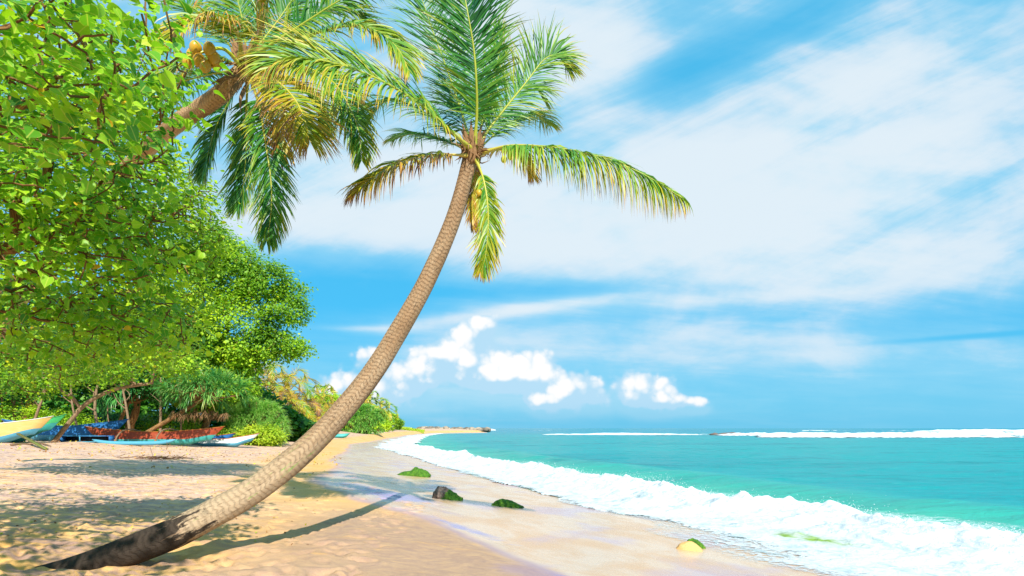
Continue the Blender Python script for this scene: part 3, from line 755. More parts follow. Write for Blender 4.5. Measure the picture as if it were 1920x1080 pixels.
def add_frond(root, pts, face, Lm, n, droop, hue, seed, rr=.022, mh=.25, **k):
    r = np.random.default_rng(seed); mb_, P = frond_mesh(fpts(pts) if len(pts[0]) == 3 and not isinstance(pts, np.ndarray) else pts, face, Lm, n, droop, hue, r, **k)
    fo = mb_.build('frond', M_frond, root); midrib_mesh(P, rr, mh).build('midrib', M_mid, fo, origin=None) if False else None
    mm = midrib_mesh(P, rr, mh); o = mm.build('midrib', M_mid, root); o.parent = fo
    return fo
UP = (0, 0, 1); CAM = (0, -1, .15)
FR1 = [
 ([(893, 290, 9.5), (950, 274, 9.3), (1010, 274, 9.1), (1080, 284, 8.95), (1150, 302, 8.8), (1220, 334, 8.7), (1278, 372, 8.6)], (0, -.55, 1), 1.0, 160, 1.2, .38, 1, .024, .6, dict(tip=.6, ang=(72, 30))),
 ([(893, 284, 9.5), (915, 245, 9.6), (950, 200, 9.8), (990, 150, 10.), (1020, 112, 10.1), (1045, 104, 10.2), (1068, 130, 10.3)], (.35, -1, .5), .80, 105, .20, .27, 2, .022, .3, dict(ang=(55, 30))),
 ([(889, 280, 9.4), (894, 215, 9.2), (893, 150, 9.0), (888, 90, 8.9), (878, 30, 8.8), (866, -30, 8.8), (850, -85, 8.8)], (.15, -1, .05), .92, 135, .07, .16, 3, .026, .2, dict(ang=(66, 40))),
 ([(892, 280, 9.7), (908, 215, 10), (925, 150, 10.2), (936, 95, 10.4), (934, 48, 10.6)], (-.4, -1, .3), .50, 95, .05, .24, 4, .018, .2, dict(ang=(45, 22))),
 ([(884, 276, 9.7), (865, 210, 10.), (838, 130, 10.3), (812, 60, 10.5), (788, -10, 10.7), (765, -60, 10.8)], (.4, -1, .1), .95, 120, .10, .15, 5, .022, .1, dict(ang=(60, 35))),
 ([(884, 280, 9.4), (850, 250, 8.9), (800, 205, 8.4), (735, 162, 7.9), (660, 128, 7.5), (590, 112, 7.2), (540, 112, 7.0), (508, 126, 6.9)], (-.25, -1, .45), .98, 165, .30, .42, 6, .024, .4, dict(ang=(62, 30), tip=.5)),
 ([(882, 282, 9.8), (840, 245, 10.3), (795, 210, 10.8), (750, 190, 11.2), (715, 195, 11.5), (690, 225, 11.7)], (0, -.6, 1), .75, 90, .30, .24, 7, .018, .2, {}),
 ([(880, 292, 9.4), (840, 290, 9.2), (795, 294, 9.0), (745, 308, 8.8), (700, 332, 8.65), (664, 364, 8.55)], (0, -.5, 1), .74, 120, .55, .60, 8, .020, .8, dict(tip=.9, ang=(66, 32))),
 ([(880, 284, 9.7), (845, 268, 10.0), (805, 256, 10.2), (770, 252, 10.4), (738, 262, 10.6)], (0, -.5, 1), .62, 80, .35, .24, 9, .018, .3, {}),
 ([(893, 300, 9.4), (906, 335, 9.25), (914, 380, 9.2), (915, 430, 9.2), (910, 480, 9.25), (902, 508, 9.3)], (.2, -1, -.1), .48, 95, .28, .42, 10, .019, .5, dict(ang=(50, 24), tip=.6)),
 ([(893, 300, 9.6), (890, 340, 9.8), (886, 380, 9.9), (888, 425, 10)], (.6, -1, 0), .38, 60, .35, .66, 11, .016, .8, dict(ang=(50, 24))),
 ([(895, 290, 9.7), (930, 280, 10.1), (962, 285, 10.4), (985, 305, 10.6), (998, 330, 10.8)], (0, -.4, 1), .50, 70, .40, .54, 12, .018, .6, {}),
 ([(895, 282, 9.8), (930, 250, 10.4), (965, 225, 10.9), (1000, 215, 11.4), (1030, 235, 11.8)], (0, -.5, 1), .72, 85, .32, .30, 13, .018, .2, {}),
 ([(888, 280, 9.7), (870, 225, 10.6), (850, 180, 11.4), (835, 150, 12.2)], (.2, -1, .4), .85, 80, .15, .22, 14, .016, .1, {}),
 ([(892, 280, 9.9), (935, 215, 10.8), (975, 170, 11.6), (1000, 160, 12.2), (1020, 190, 12.6)], (.2, -.8, .6), .8, 80, .25, .26, 15, .016, .1, {}),
]
for (pts, face, Lm, n, dr, hue, sd, rr, mh, kw) in FR1: add_frond(palm, pts, face, Lm*1.08, int(n*1.3), dr*1.1, min(hue+.0, .76), sd, rr, mh, **kw)
def fibres(root, c, r0, n, L, seed, down=.3):
    r = np.random.default_rng(seed); mb = MB()
    for i in range(n):
        d = nrm(r.standard_normal(3)+np.array([0, 0, .5-down])); a = np.asarray(c)+d*r0*(.3+.6*r.random())
        p = [a, a+d*L*.4+r.standard_normal(3)*.04, a+d*L*.8+np.array([0, 0, -L*.25])+r.standard_normal(3)*.06]
        w_ = .012+.03*r.random(); mb.add(*tube(catmull(p, 6), np.linspace(w_, .003, 6), 4))
    for i in range(26):       # sheaths: the split bases of old fronds
        a_ = r.random()*6.28; d = np.array([math.cos(a_), math.sin(a_), .2]); a = np.asarray(c)+np.array([0, 0, -.22+.4*r.random()])
        P = catmull([a+d*r0*.6, a+d*r0*1.15+np.array([0, 0, .12]), a+d*r0*(1.5+r.random()*.6)+np.array([0, 0, .22+.12*r.random()])], 6); mb.add(*tube(P, [.06, .065, .05, .04, .02, .008], 6))
    return mb.build('crown_fibre', M_fib, root)
fibres(palm, at(886, 288, 9.5), .12, 60, .28, 3)
for (a, b, c, r_) in ((824, 290, 9.05, .055), (958, 294, 9.1, .05), (945, 299, 9.15, .05), (898, 362, 9.1, .045)):
    mb = MB(); nut(mb, at(a, b, c), r_, (.1, .2, 1), 0. if b < 350 else .8); mb.build('coconut', M_nut, palm)

# ================================================================ the palm behind the leaves
T2 = [(-10, 640, 18.5), (60, 540, 17.6), (140, 430, 15.5), (235, 320, 12.6), (315, 245, 10.8), (370, 207, 10.1), (412, 178, 9.7), (440, 148, 9.55), (460, 125, 9.5)]
TP2 = np.vstack([[[-18.6, 19.2, .1], [-17.8, 19.0, 2.2]], [at(*p) for p in T2]])
P2 = catmull(TP2, 500); R2 = np.interp(np.linspace(0, 1, 500), [0, .05, .3, .8, 1], [.25, .18, .155, .14, .125])
palm2 = empty('coconut_palm', tuple(TP2[0]), 'coconut palm behind the big leaves with orange nuts and a ringed slanting trunk', 'palm tree')
mb = MB(); V, Fs, D = tube(P2, R2, 40, mod=ringmod()); mb.add(V, Fs, D); mb.build('trunk', M_trunk2, palm2)
FR2 = [
 ([(475, 112, 9.4), (540, 84, 9.0), (600, 60, 8.7), (660, 48, 8.5), (705, 58, 8.4), (745, 90, 8.3), (768, 135, 8.25)], (0, -.7, 1), .66, 120, .30, .33, 21, .024, .5, dict(tip=.8)),
 ([(470, 108, 9.4), (560, 50, 9.2), (630, 5, 9.1), (690, -30, 9.0), (740, -40, 9.)], (.2, -1, .4), .8, 100, .2, .26, 22, .02, .3, {}),
 ([(468, 105, 9.3), (488, 60, 8.8), (500, 10, 8.4), (504, -40, 8.1), (500, -95, 7.9)], (-.3, -1, .2), .72, 100, .24, .60, 23, .03, .6, dict(ang=(60, 35))),
 ([(452, 108, 9.3), (448, 70, 8.9), (425, 45, 8.5), (385, 35, 8.2), (345, 45, 8.0), (315, 80, 7.9)], (0, -.6, 1), .74, 105, .42, .50, 24, .03, .6, dict(tip=.4)),
 ([(480, 128, 9.3), (520, 118, 8.9), (570, 125, 8.6), (620, 150, 8.4), (650, 190, 8.3), (672, 245, 8.25), (678, 300, 8.25)], (.1, -.9, .6), .60, 110, .34, .28, 25, .02, .4, {}),
 ([(478, 138, 9.1), (515, 150, 8.6), (548, 180, 8.3), (570, 220, 8.1), (580, 262, 8.1)], (.5, -1, .4), .78, 95, .20, .52, 26, .024, .6, dict(tip=.5)),
 ([(470, 146, 9.2), (486, 200, 8.9), (498, 270, 8.7), (508, 340, 8.65), (508, 400, 8.65), (500, 452, 8.7)], (.5, -1, 0), .56, 115, .26, .20, 27, .022, .3, dict(ang=(54, 26), tip=.5)),
 ([(464, 148, 9.6), (462, 210, 9.8), (462, 280, 9.9), (456, 345, 10.), (446, 392, 10.)], (-.3, -1, 0), .62, 100, .22, .14, 28, .02, .2, dict(ang=(54, 26))),
 ([(455, 146, 9.8), (430, 190, 10.1), (405, 240, 10.3), (390, 290, 10.4), (380, 330, 10.5)], (-.5, -1, .2), .62, 90, .28, .12, 29, .02, .2, {}),
 ([(450, 130, 9.8), (390, 140, 10.2), (320, 160, 10.6), (250, 190, 10.9), (190, 235, 11.1)], (0, -.5, 1), .8, 110, .36, .18, 30, .02, .3, {}),
 ([(450, 110, 9.8), (410, 60, 10.2), (370, 20, 10.6), (320, -10, 10.9)], (0, -.6, .8), .8, 90, .2, .30, 31, .02, .3, {}),
 ([(472, 112, 9.8), (530, 70, 10.4), (590, 30, 10.9), (650, 20, 11.3), (700, 50, 11.6)], (0, -.5, 1), .8, 100, .3, .24, 32, .02, .2, {}),
 ([(462, 100, 9.7), (455, 40, 10.1), (440, -20, 10.5)], (0, -1, .3), .8, 80, .15, .30, 33, .02, .3, {}),
 ([(478, 130, 9.7), (540, 150, 10.2), (590, 190, 10.6), (610, 240, 10.8)], (.2, -.8, .8), .62, 90, .32, .22, 34, .02, .3, {}),
 ([(470, 104, 9.7), (520, 40, 10.0), (560, -20, 10.2)], (.3, -1, .3), .8, 80, .15, .22, 35, .02, .3, {}),
 ([(478, 136, 9.2), (500, 160, 8.9), (522, 200, 8.8), (530, 250, 8.8), (526, 300, 8.8)], (.8, -1, .2), .48, 75, .35, .62, 36, .016, .8, {}),
 ([(458, 128, 9.5), (410, 110, 9.3), (350, 120, 9.1), (290, 155, 9.0)], (0, -.5, 1), .7, 90, .42, .34, 37, .02, .3, {}),
]
for (pts, face, Lm, n, dr, hue, sd, rr, mh, kw) in FR2: add_frond(palm2, pts, face, Lm*1.15, int(n*1.4), dr*1.15, min(hue+.02, .64), sd, rr, mh, **kw)
fibres(palm2, at(464, 122, 9.5), .14, 80, .36, 4, .5)
for i, (a, b) in enumerate(((366, 90), (392, 92), (372, 112), (384, 124), (400, 108), (360, 104), (352, 116), (406, 120))):
    mb = MB(); nut(mb, at(a, b, 8.7+.03*i), .088, (.2, .1, 1), .85+.02*i); mb.build('coconut', M_nut, palm2)
mb = MB(); mb.add(*tube(catmull([at(455, 128, 9.4), at(420, 92, 9.0), at(380, 98, 8.75), at(345, 108, 8.7)], 14), np.linspace(.035, .012, 14), 6)); mb.build('nut_stalk', M_nut, palm2)
for i, (a, b, c, d_) in enumerate(((438, 130, 400, 182), (450, 150, 428, 195), (462, 158, 452, 212), (446, 140, 392, 160))):
    mb = MB(); mb.add(*tube(catmull([at(a, b, 9.3), at((a+c)/2-6, (b+d_)/2, 9.1), at(c, d_, 9.1)], 10), .028*np.array([.5, .9, 1, 1, .9, .8, .6, .4, .2, .05]), 6)); mb.build('dry_sheath', M_fib, palm2)

# ================================================================ broadleaf trees on the left
def B(px, py, y, rx, ry, rz, w=1., s=1.): return (at(px, py, y), (rx, ry, rz), w, s)
broad_tree('hibiscus_tree', 'beach hibiscus tree with large heart shaped leaves reaching in from the left edge', 'tree',
  [(-8.6, 7.0, .1), (-8.1, 6.9, 1.5), (-7.4, 6.8, 2.6), (-6.6, 6.8, 3.6)], .17,
  [B(60, 60, 3.9, .75, .6, .6, 1.3), B(40, 200, 4.2, .6, .6, .5, 1.2), B(185, 70, 5.2, .82, .9, .75, 1.2), B(262, 196, 6.2, .46, .8, .34, 1.0), B(20, 260, 6., .8, .8, .7, 1.2), B(120, 330, 6.4, 1.2, 1.2, .9), B(255, 430, 7.2, .72, 1.1, .8, 1.1), B(60, 480, 6.8, 1.3, 1.2, .9),
   B(270, 610, 8.4, .85, 1.1, .42, 1.2), B(90, 620, 8., 1.4, 1.2, .5), B(-300, 300, 5.5, 1.6, 1.8, 1.3, .5), B(-700, 100, 4., 1.5, 2.0, .8, .5), (np.array([-4.3, 2.0, 4.4]), (1.3, 1.5, .6), .6, 1.), (np.array([-6.5, 3.0, 4.6]), (1.8, 2., .7), .6, 1.), (np.array([-2.6, .6, 5.0]), (1.0, 1.0, .4), .4, 1.), (np.array([-8.5, 5.5, 5.2]), (2., 2., .8), .5, 1.)],
  1050, 11, .088, .19, M_leafA, HEART, M_bark, 11, twig=.009, hang=.5, shell=.35)
broad_tree('hibiscus_tree', 'second beach hibiscus tree with finer leaves rising behind the slanting ringed palm trunk', 'tree',
  [(-16.5, 15, .2), (-15.8, 15, 2), (-14.2, 15, 4), (-12.6, 14.8, 5.6)], .22,
  [B(280, 385, 14.5, 1.75, 1.6, 1.4, 1.2), B(345, 440, 15.5, 1.15, 1.4, 1.1, 1.3), B(160, 330, 13.5, 2.2, 1.6, 1.8), B(290, 540, 15, 1.5, 1.5, 1.2), B(120, 520, 14, 2.3, 1.6, 1.8), B(40, 350, 14, 2.2, 1.6, 2.2), B(60, 140, 13, 2.6, 1.6, 2.2, .8), B(230, 180, 13, 1.3, 1.5, 1.3, .8), B(250, 640, 15.5, 1.7, 1.4, .6), B(60, 660, 15, 1.8, 1.4, .6), B(40, 715, 17, 1.8, 1.2, .5, .8), B(190, 690, 18, 1.6, 1.2, .4, .8)],
  1300, 28, .105, .26, M_leafB, L6, M_bark, 12, twig=.012, hang=.4, shell=.5)
broad_tree('almond_tree', 'tall dense broadleaf tree whose rounded crown ends against the blue sky', 'tree',
  [(-30.5, 54, .4), (-30.3, 54, 3.5), (-29.4, 54, 6.6), (-28, 54, 9.5)], .36,
  [B(430, 510, 54, 3.32, 3.38, 3.16), B(498, 530, 54, 2.36, 2.86, 2.05), B(540, 580, 54, 1.81, 2.34, 1.58), B(520, 650, 54, 2.53, 2.60, 1.58), B(440, 620, 53, 4.11, 3.38, 4.11), B(390, 470, 53, 2.84, 2.86, 2.69), B(340, 560, 52, 4.11, 3.12, 4.11), B(556, 655, 54, 1.11, 1.56, 0.63), B(550, 540, 54.5, 1.11, 1.30, 0.63, .8), B(350, 660, 52, 3.79, 2.86, 1.74)],
  1500, 40, .25, .44, M_leafB, L6, M_bark, 13, twig=.012, hang=.3, shell=.55, tone=(0, .92))
_y = 37.; _p = at(98, 832, _y); _p[2] = gz(_p[0], _y); print('LEAN', _p, HZ-(_p[2]-EYE)*F/_y)
broad_tree('leaning_shore_tree', 'low tree with a bent golden brown trunk leaning over the beached boats', 'tree',
  [_p-np.array([0, 0, .1]), at(128, 795, _y), at(160, 758, _y), at(215, 730, _y), at(285, 718, _y)], 0.115,
  [B(270, 668, _y, 2.6, 1.4, .7), B(200, 650, _y, 2.5, 1.6, .8), B(100, 660, _y+1, 3, 2, 1.0), B(330, 684, _y-1, 1.8, 1.4, .6), B(60, 715, _y-1, 2.0, 1.2, .7), B(180, 700, _y-1.5, 2.2, 1.2, .5)], 520, 26, .19, .4, M_leafB, L6, M_barkL, 14, twig=.015, shell=.4, tone=(0., .8))
for i, (px, py, y, rx, rz, lab, tn) in enumerate((
  (60, 640, 47, 6.5, 4.5, 'dark green tree filling the gap above the yellow boat', (0, .5)),
  (260, 640, 50, 6, 5.0, 'shaded tree standing behind the red outrigger canoe', (0, .55)),
  (-120, 560, 44, 6, 6, 'tall dark tree at the far left edge of the grove', (0, .6)),
  (400, 690, 54, 4.5, 3.5, 'bushy green tree behind the screwpine with blue green straps', (.1, .8)))):
    c0 = at(px, py, y); c0[2] = max(c0[2], 3)
    g0 = gz(c0[0], y)
    broad_tree('shade_tree', lab, 'tree', [(c0[0]-1, y, g0-.1), (c0[0]-.7, y, 2.0), (c0[0]-.2, y, 3.6), (c0[0], y, c0[2]-.5)], .28,
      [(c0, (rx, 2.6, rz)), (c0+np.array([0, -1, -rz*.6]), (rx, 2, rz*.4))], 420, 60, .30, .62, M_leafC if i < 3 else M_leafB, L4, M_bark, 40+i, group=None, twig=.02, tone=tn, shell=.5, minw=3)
for i, (px, pt, pb, y, rx, mat, tn, lab) in enumerate((
  (25, 742, 812, 46, 3.6, M_leafB, (.2, .9), 'sunlit bush behind the yellow boat'),
  (120, 748, 806, 47, 3.2, M_leafB, (.1, .8), 'bush behind the bent golden trunk'),
  (300, 748, 800, 53, 4.2, M_leafY, (0, .6), 'yellowish bush seen under the screwpine crown'),
  (205, 752, 802, 52, 3.0, M_leafC, (0, .9), 'dark bush behind the blue canoe bow'),
  (492, 792, 831, 47.5, 1.7, M_leafY, (.2, .9), 'low yellow green ground bush at the foot of the strap leaved bush'),
  (436, 796, 824, 49, 1.4, M_leafY, (.2, .9), 'small lime bush behind the white canoe bow'))):
    c = at(px, (pt+pb)/2, y); g0 = gz(c[0], y); rz = (pb-pt)/2/F*y; c[2] = g0 + rz*.85
    broad_tree('shore_bush', lab, 'bush', [(c[0], y, g0-.1), (c[0]+.1, y, g0+.3), (c[0], y, g0+.5), (c[0], y, g0+rz)], .06, [(c, (rx, 1.5, rz))], 150, 44, .17, .28, mat, L4, M_bark, 60+i, twig=.008, tone=tn, shell=.7, minw=3)

# ================================================================ screwpines
def rosette(mb, c, ax, n, L, w_, r, tone=.5, droop=.5, seg=4):
    ax = nrm(np.asarray(ax, float)); a = r.random(n)*6.283; el = np.radians(8+80*r.random(n)**.8)
    u_ = nrm(np.cross(ax, [.31, .2, .93])); v_ = np.cross(ax, u_)
    d = nrm(ax*np.sin(el)[:, None] + (u_*np.cos(a)[:, None]+v_*np.sin(a)[:, None])*np.cos(el)[:, None])
    Ls = L*(.6+.5*r.random(n)); q = np.asarray(c)+d*.05; cur = d.copy(); pts = []
    for k in range(seg+1):
        pts.append(q.copy()); cur = nrm(cur+np.array([0, 0, -1.])*(droop*(.2+.4*k)*(.5+r.random(n)))[:, None]); q = q+cur*(Ls/seg)[:, None]
    pts = np.stack(pts, 1); side = nrm(np.cross(d, [0, 0, 1.])+r.standard_normal((n, 3))*.25)
    ww = w_*np.interp(np.linspace(0, 1, seg+1), [0, .25, .7, 1], [.8, 1, .7, .05]); wv = side[:, None]*ww[None, :, None]/2
    V = np.stack([pts-wv, pts+wv], 2); D = np.zeros((n, seg+1, 2, 4)); D[..., 0] = np.clip(tone+.22*r.standard_normal(n), 0, 1)[:, None, None]
    D[..., 1] = np.linspace(0, 1, seg+1)[None, :, None]; D[..., 3] = (r.random(n) < .15)[:, None, None]
    b = np.arange(n)[:, None]*(seg+1)*2+np.arange(seg)[None]*2
    mb.add(V.reshape(-1, 3), [np.stack([b, b+1, b+3, b+2], -1).reshape(-1, 4)], D.reshape(-1, 4))
def screwpine(label, base, c, rad, nros, L, seed, mat, tone, group=None, name='screwpine', fill=40, w_=.06, cat='screwpine', trunks=True, droop=.5):
    r = np.random.default_rng(seed); root = empty(name, tuple(base), label, cat, group); mb = MB(); tb = MB()
    d = nrm(r.standard_normal((nros, 3))+np.array([0, -.5, .55])); C = np.asarray(c)+d*np.asarray(rad)*(.82+.25*r.random((nros, 1)))
    C[:, 2] = np.maximum(C[:, 2], base[2]+.25)
    for p, ax in zip(C, d):
        rosette(mb, p, ax+np.array([0, 0, .5]), fill, L*(.75+.5*r.random()), w_, r, tone+.12*r.standard_normal(), droop)
    mb.build('strap_leaves', mat, root)
    top = np.asarray(c)-np.array([0, 0, rad[2]*.5]); b0 = np.asarray(base, float)
    tb.add(*tube(catmull([b0-np.array([0, 0, .1]), (b0+top)/2+np.array([.1, 0, 0]), top], 12), np.linspace(.20, .13, 12), 9))
    for p in C[::2]: tb.add(*tube(catmull([top, (top+p)/2+np.array([0, 0, -.1]), p], 6), np.linspace(.10, .05, 6), 6))
    tb.build('trunk', M_bark, root); return root
_s = hit(255, 822); ysp = 47.
sp = screwpine('screwpine with drooping blue green strap leaves over the red canoe', (at(250, 812, ysp)[0], ysp, gz(at(250, 812, ysp)[0], ysp)), at(385, 735, ysp)+np.array([0, 0, .1]), (3.3, 2.0, 1.15), 54, 1.25, 21, M_strap, .50, fill=46, w_=.07, droop=.28)
screwpine('smaller screwpine with straps hanging between the trunks left of the big one', (at(205, 812, 49)[0], 49, gz(-34, 49)), at(240, 745, 49), (2.2, 1.6, 1.0), 20, 1.5, 22, M_strap, .15, fill=44, w_=.08, droop=.8)
screwpine('rounded grey green bush of narrow strap leaves left of the leaning trunk', (at(485, 822, 50)[0], 50, gz(at(485, 822, 50)[0], 50)), at(482, 790, 50)*np.array([1, 1, 0])+np.array([0, 0, gz(at(482, 812, 50)[0], 50)+1.4]), (2.5, 1.8, 2.15), 230, .68, 23, M_strapL, .62, name='strap_bush', cat='bush', fill=46, w_=.035, droop=.35)
screwpine('bright green mound of strap leaves just right of the leaning trunk', (at(670, 812, 122)[0], 122, gz(at(670, 812, 122)[0], 122)), at(678, 786, 122)*np.array([1, 1, 0])+np.array([0, 0, gz(at(670, 812, 122)[0], 122)+1.9]), (4.4, 2.6, 3.6), 200, 1.2, 24, M_strapL, .40, name='strap_bush', cat='bush', fill=40, w_=.10, droop=.35)
# hanging dead skirt under the big screwpine
r = np.random.default_rng(3); mb = MB()
for px_ in np.linspace(325, 425, 26): rosette(mb, at(px_, 768+10*r.random(), 46.3), (0, -.2, -1), 10, .75, .05, r, .95, .2)
o = mb.build('dead_straps', M_fib, sp)

# ================================================================ distant palms and trees
def small_palm(label, base, top, nf, L, hue, seed, group, nleaf=34, name='coconut_palm', lw=.07, tr=.13, low=-.5):
    r = np.random.default_rng(seed); root = empty(name, tuple(base), label, 'palm tree', group); base = np.asarray(base, float); top = np.asarray(top, float)
    mb = MB(); mb.add(*tube(catmull([base-np.array([0, 0, .1]), base*.6+top*.4+np.array([r.normal()*.2, 0, 0]), top], 14), np.linspace(tr*1.4, tr*.8, 14), 8)); mb.build('trunk', M_barkL, root)
    for i in range(nf):
        a = i*2.399+r.random()*.5; el = (1.25-(1.25-low)*(i/nf)**.8); d = np.array([math.cos(a), math.sin(a), 0])
        e1 = d*math.cos(el)+np.array([0, 0, math.sin(el)]); Lf = L*(.8+.35*r.random())
        p = [top, top+e1*Lf*.35, top+e1*Lf*.65+np.array([0, 0, -.10*Lf]), top+e1*Lf*.85+d*Lf*.08+np.array([0, 0, -.34*Lf]), top+e1*Lf*.9+d*Lf*.1+np.array([0, 0, -.6*Lf])]
        mb_, P = frond_mesh(p, (d[0]*.1, d[1]*.1-.3, 1), L*.27, nleaf, .35, hue+.12*r.standard_normal(), r, wid=lw, seg=3, tip=.4)
        mm = midrib_mesh(P, .03*L/3, .5, 4)
        for V_, Fk in ((mm.V[0], mm.F),):
            for (k_, m_), fl_ in Fk.items(): pass
        mb_.add(mm.V[0], [np.concatenate(v)for v in mm.F.values() if v[0].shape[1] == 4], mm.D[0], 1)
        mb_.build('frond', [M_frond, M_mid], root)
    return root
GP = 'yellowing palms behind the strap leaved bush'
for i, (px, pb, pt, y, nf, L, hue, lab) in enumerate((
  (500, 806, 722, 86, 15, 6.2, .56, 'yellowing palm rising just above the rounded strap bush'),
  (540, 806, 735, 92, 15, 6.4, .60, 'golden palm with long arching fronds beside the tall almond crown'),
  (462, 806, 715, 88, 13, 6.0, .66, 'brownish palm half hidden behind the screwpine'),
  (562, 808, 766, 90, 13, 5.0, .60, 'short yellow palm with fronds sweeping the sand above the turquoise boat'),
  (598, 808, 772, 100, 12, 5.2, .58, 'yellow green palm partly behind the leaning trunk'),
  (518, 806, 762, 84, 12, 5.0, .52, 'low green yellow palm between the strap bush and the turquoise boat'))):
    x_ = at(px, pb, y)[0]; small_palm(lab, (x_-.4, y, gz(x_, y)-.05), at(px, pt, y), nf, L, hue, 70+i, GP, nleaf=48, lw=.09, tr=.16)
for i, (px, pt, y, L, lab) in enumerate(((606, 742, 150, 5.5, 'far palm top showing above the round green tree left of the trunk'), (692, 756, 180, 6.4, 'far dark palm standing above the bright strap mound'), (712, 766, 195, 6.4, 'far olive palm leaning toward the umbrella shaped tree'), (680, 766, 165, 5.4, 'far palm low behind the strap mound by the trunk'))):
    x_ = at(px, 806, y)[0]; small_palm(lab, (x_-.5, y, gz(x_, y)-.1), at(px, pt, y), 14, L, .40, 90+i, 'palms far down the beach', nleaf=22, lw=.24, tr=.22)
for i, (px, py, y, rx, rz, mat, tn, lab) in enumerate((
  (612, 760, 135, 4.0, 3.0, M_leafB, (.3, 1), 'rounded bright green tree just left of the leaning trunk'),
  (584, 780, 110, 3.4, 2.2, M_leafY, (.0, .7), 'olive bush between golden palm and the trunk'),
  (655, 772, 150, 4.0, 3.0, M_leafB, (.2, .9), 'green tree hugging the right edge of the trunk'),
  (726, 784, 205, 4.0, 2.2, M_leafB, (.1, .8), 'umbrella shaped shore tree over the far blue boat'),
  (742, 793, 225, 2.6, 1.8, M_leafB, (.0, .7), 'small outermost shore tree nearest the sea'),
  (702, 796, 160, 4.6, 1.5, M_leafB, (.3, 1), 'green hedge like bush beside the strap mound'),
  (712, 780, 200, 2.8, 2.2, M_leafY, (.2, .8), 'yellowish tree between far palms and umbrella shaped tree'))):
    c = at(px, py, y); g0 = gz(c[0], y)
    broad_tree('shore_tree', lab, 'tree', [(c[0]-.3, y, g0-.1), (c[0]-.3, y, g0+.6), (c[0], y, g0+1.0), (c[0], y, max(c[2]-rz*.4, g0+1.2))], .14, [(c, (rx, 1.6, rz))] + ([(np.array([c[0]+dx_*rx, y-.4, g0+.8]), (rx*.55, 1.3, 1.1)) for dx_ in (-.6, 0, .6)] if i not in (3, 4) else [(np.array([c[0]+.2, y, g0+1.]), (rx*.5, 1, .7))]), 170, 50, .46, .55, mat, L4, M_bark, 80+i, twig=.02, tone=tn, shell=.7, minw=3)
# low green fringe running out along the point
r = np.random.default_rng(8); mb = MB(); n = 2600
px_ = 745+50*r.random(n)**1.3; y = 235+30*r.random(n); C = np.stack([(px_-960)/F*y, y, 0*y], -1); C[:, 2] = height(C[:, 0], y, False)+.9*r.random(n)*np.interp(px_, [745, 795], [1.3, .3])
leaves(mb, C, .55*(.5+r.random(n)), L4, None, .1, .2+.6*r.random(n), r)
f_ = mb.build('creeper_fringe', M_leafY); tag(f_, 'low green creepers fringing the sand before the stone breakwater', 'ground cover', kind='stuff')
# understory far left: grey stems and undergrowth
r = np.random.default_rng(9); mb = MB(); n = 26000
px_ = -250+840*r.random(n); y = 62+6*r.random(n); C = np.stack([(px_-960)/F*y, y, 0*y], -1); C[:, 2] = height(C[:, 0], y, False)+7.5*r.random(n)**1.1*np.interp(px_, [450, 590], [1, .25])
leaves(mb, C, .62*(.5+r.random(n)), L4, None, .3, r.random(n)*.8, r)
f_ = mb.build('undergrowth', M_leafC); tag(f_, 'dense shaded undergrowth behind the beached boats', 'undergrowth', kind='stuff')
for i in range(0, 22, 2):
    px0 = [6, 16, 27, 38, 52, 60, 72, 86, 150, 178, 210, 222, 245, 262, 300, 318, 340, 12, 45, 134, 192, 282][i]; y = 44+4*r.random(); b = at(px0, 810, y); b[2] = gz(b[0], y)-.05; t = at(px0+r.normal()*16, 690+20*r.random(), y)
    rad_ = .05+.10*r.random(); P = catmull([b, (b+t)/2+r.standard_normal(3)*.15, t], 9); mb = MB(); mb.add(*tube(P, np.linspace(rad_, rad_*.6, 9), 7))
    for k in range(3):
        q = P[4+k]; mb.add(*tube(catmull([q, q+np.array([r.normal()*.5, r.normal()*.2, .6]), q+np.array([r.normal(), r.normal()*.4, 1.4])], 6), np.linspace(rad_*.5, .01, 6), 5))
    root = empty('slender_tree', tuple(b), 'thin bare stem standing in the shade behind the boats', 'tree', 'thin stems in the shade behind the boats')
    mb.build('trunk', M_barkL, root); mb = MB(); C = t+np.array([0, 0, .8])+r.standard_normal((160, 3))*.6; leaves(mb, C, .24*(.6+.6*r.random(160)), L4, None, .4, r.random(160)*.7, r); mb.build('crown', M_leafC, root)
# ================================================================ boats
def paint(name, col, col2=None, rough=.5, wear=.35):
    m = newmat(name); P = coord(); n_ = noise(vmul(P, (1., 1., 5.)), 1.6, 6., .68, .5); n2 = noise(P, 7., 5., .7)
    c = mix(sstep(.35, .75, n_)*.45, col, col2 or tuple(v*.6 for v in col)); c = mix(sstep(.60, .68, n2)*wear, c, (.42, .36, .28))
    out(bsdf(c, rough, .4, bump(n2, .01, .4))); return m
C_red = paint('red_paint', (.30, .04, .012), (.36, .10, .03)); C_teal = paint('turquoise_paint', (.05, .40, .38)); C_blue = paint('blue_paint', (.02, .13, .36), (.03, .22, .46))
C_yel = paint('cream_yellow_paint', (.58, .38, .11), (.64, .48, .24)); C_white = paint('white_paint', (.72, .72, .66), None, .5, .25); C_gold = paint('golden_paint', (.80, .46, .02)); C_lb = paint('light_blue_paint', (.09, .36, .52)); C_dk = paint('dark_inside', (.02, .02, .022), None, .8, .1)
C_org = paint('orange_brown_paint', (.46, .14, .02)); C_grn = paint('green_paint', (.05, .38, .12)); C_olive = paint('olive_plank', (.16, .17, .03))
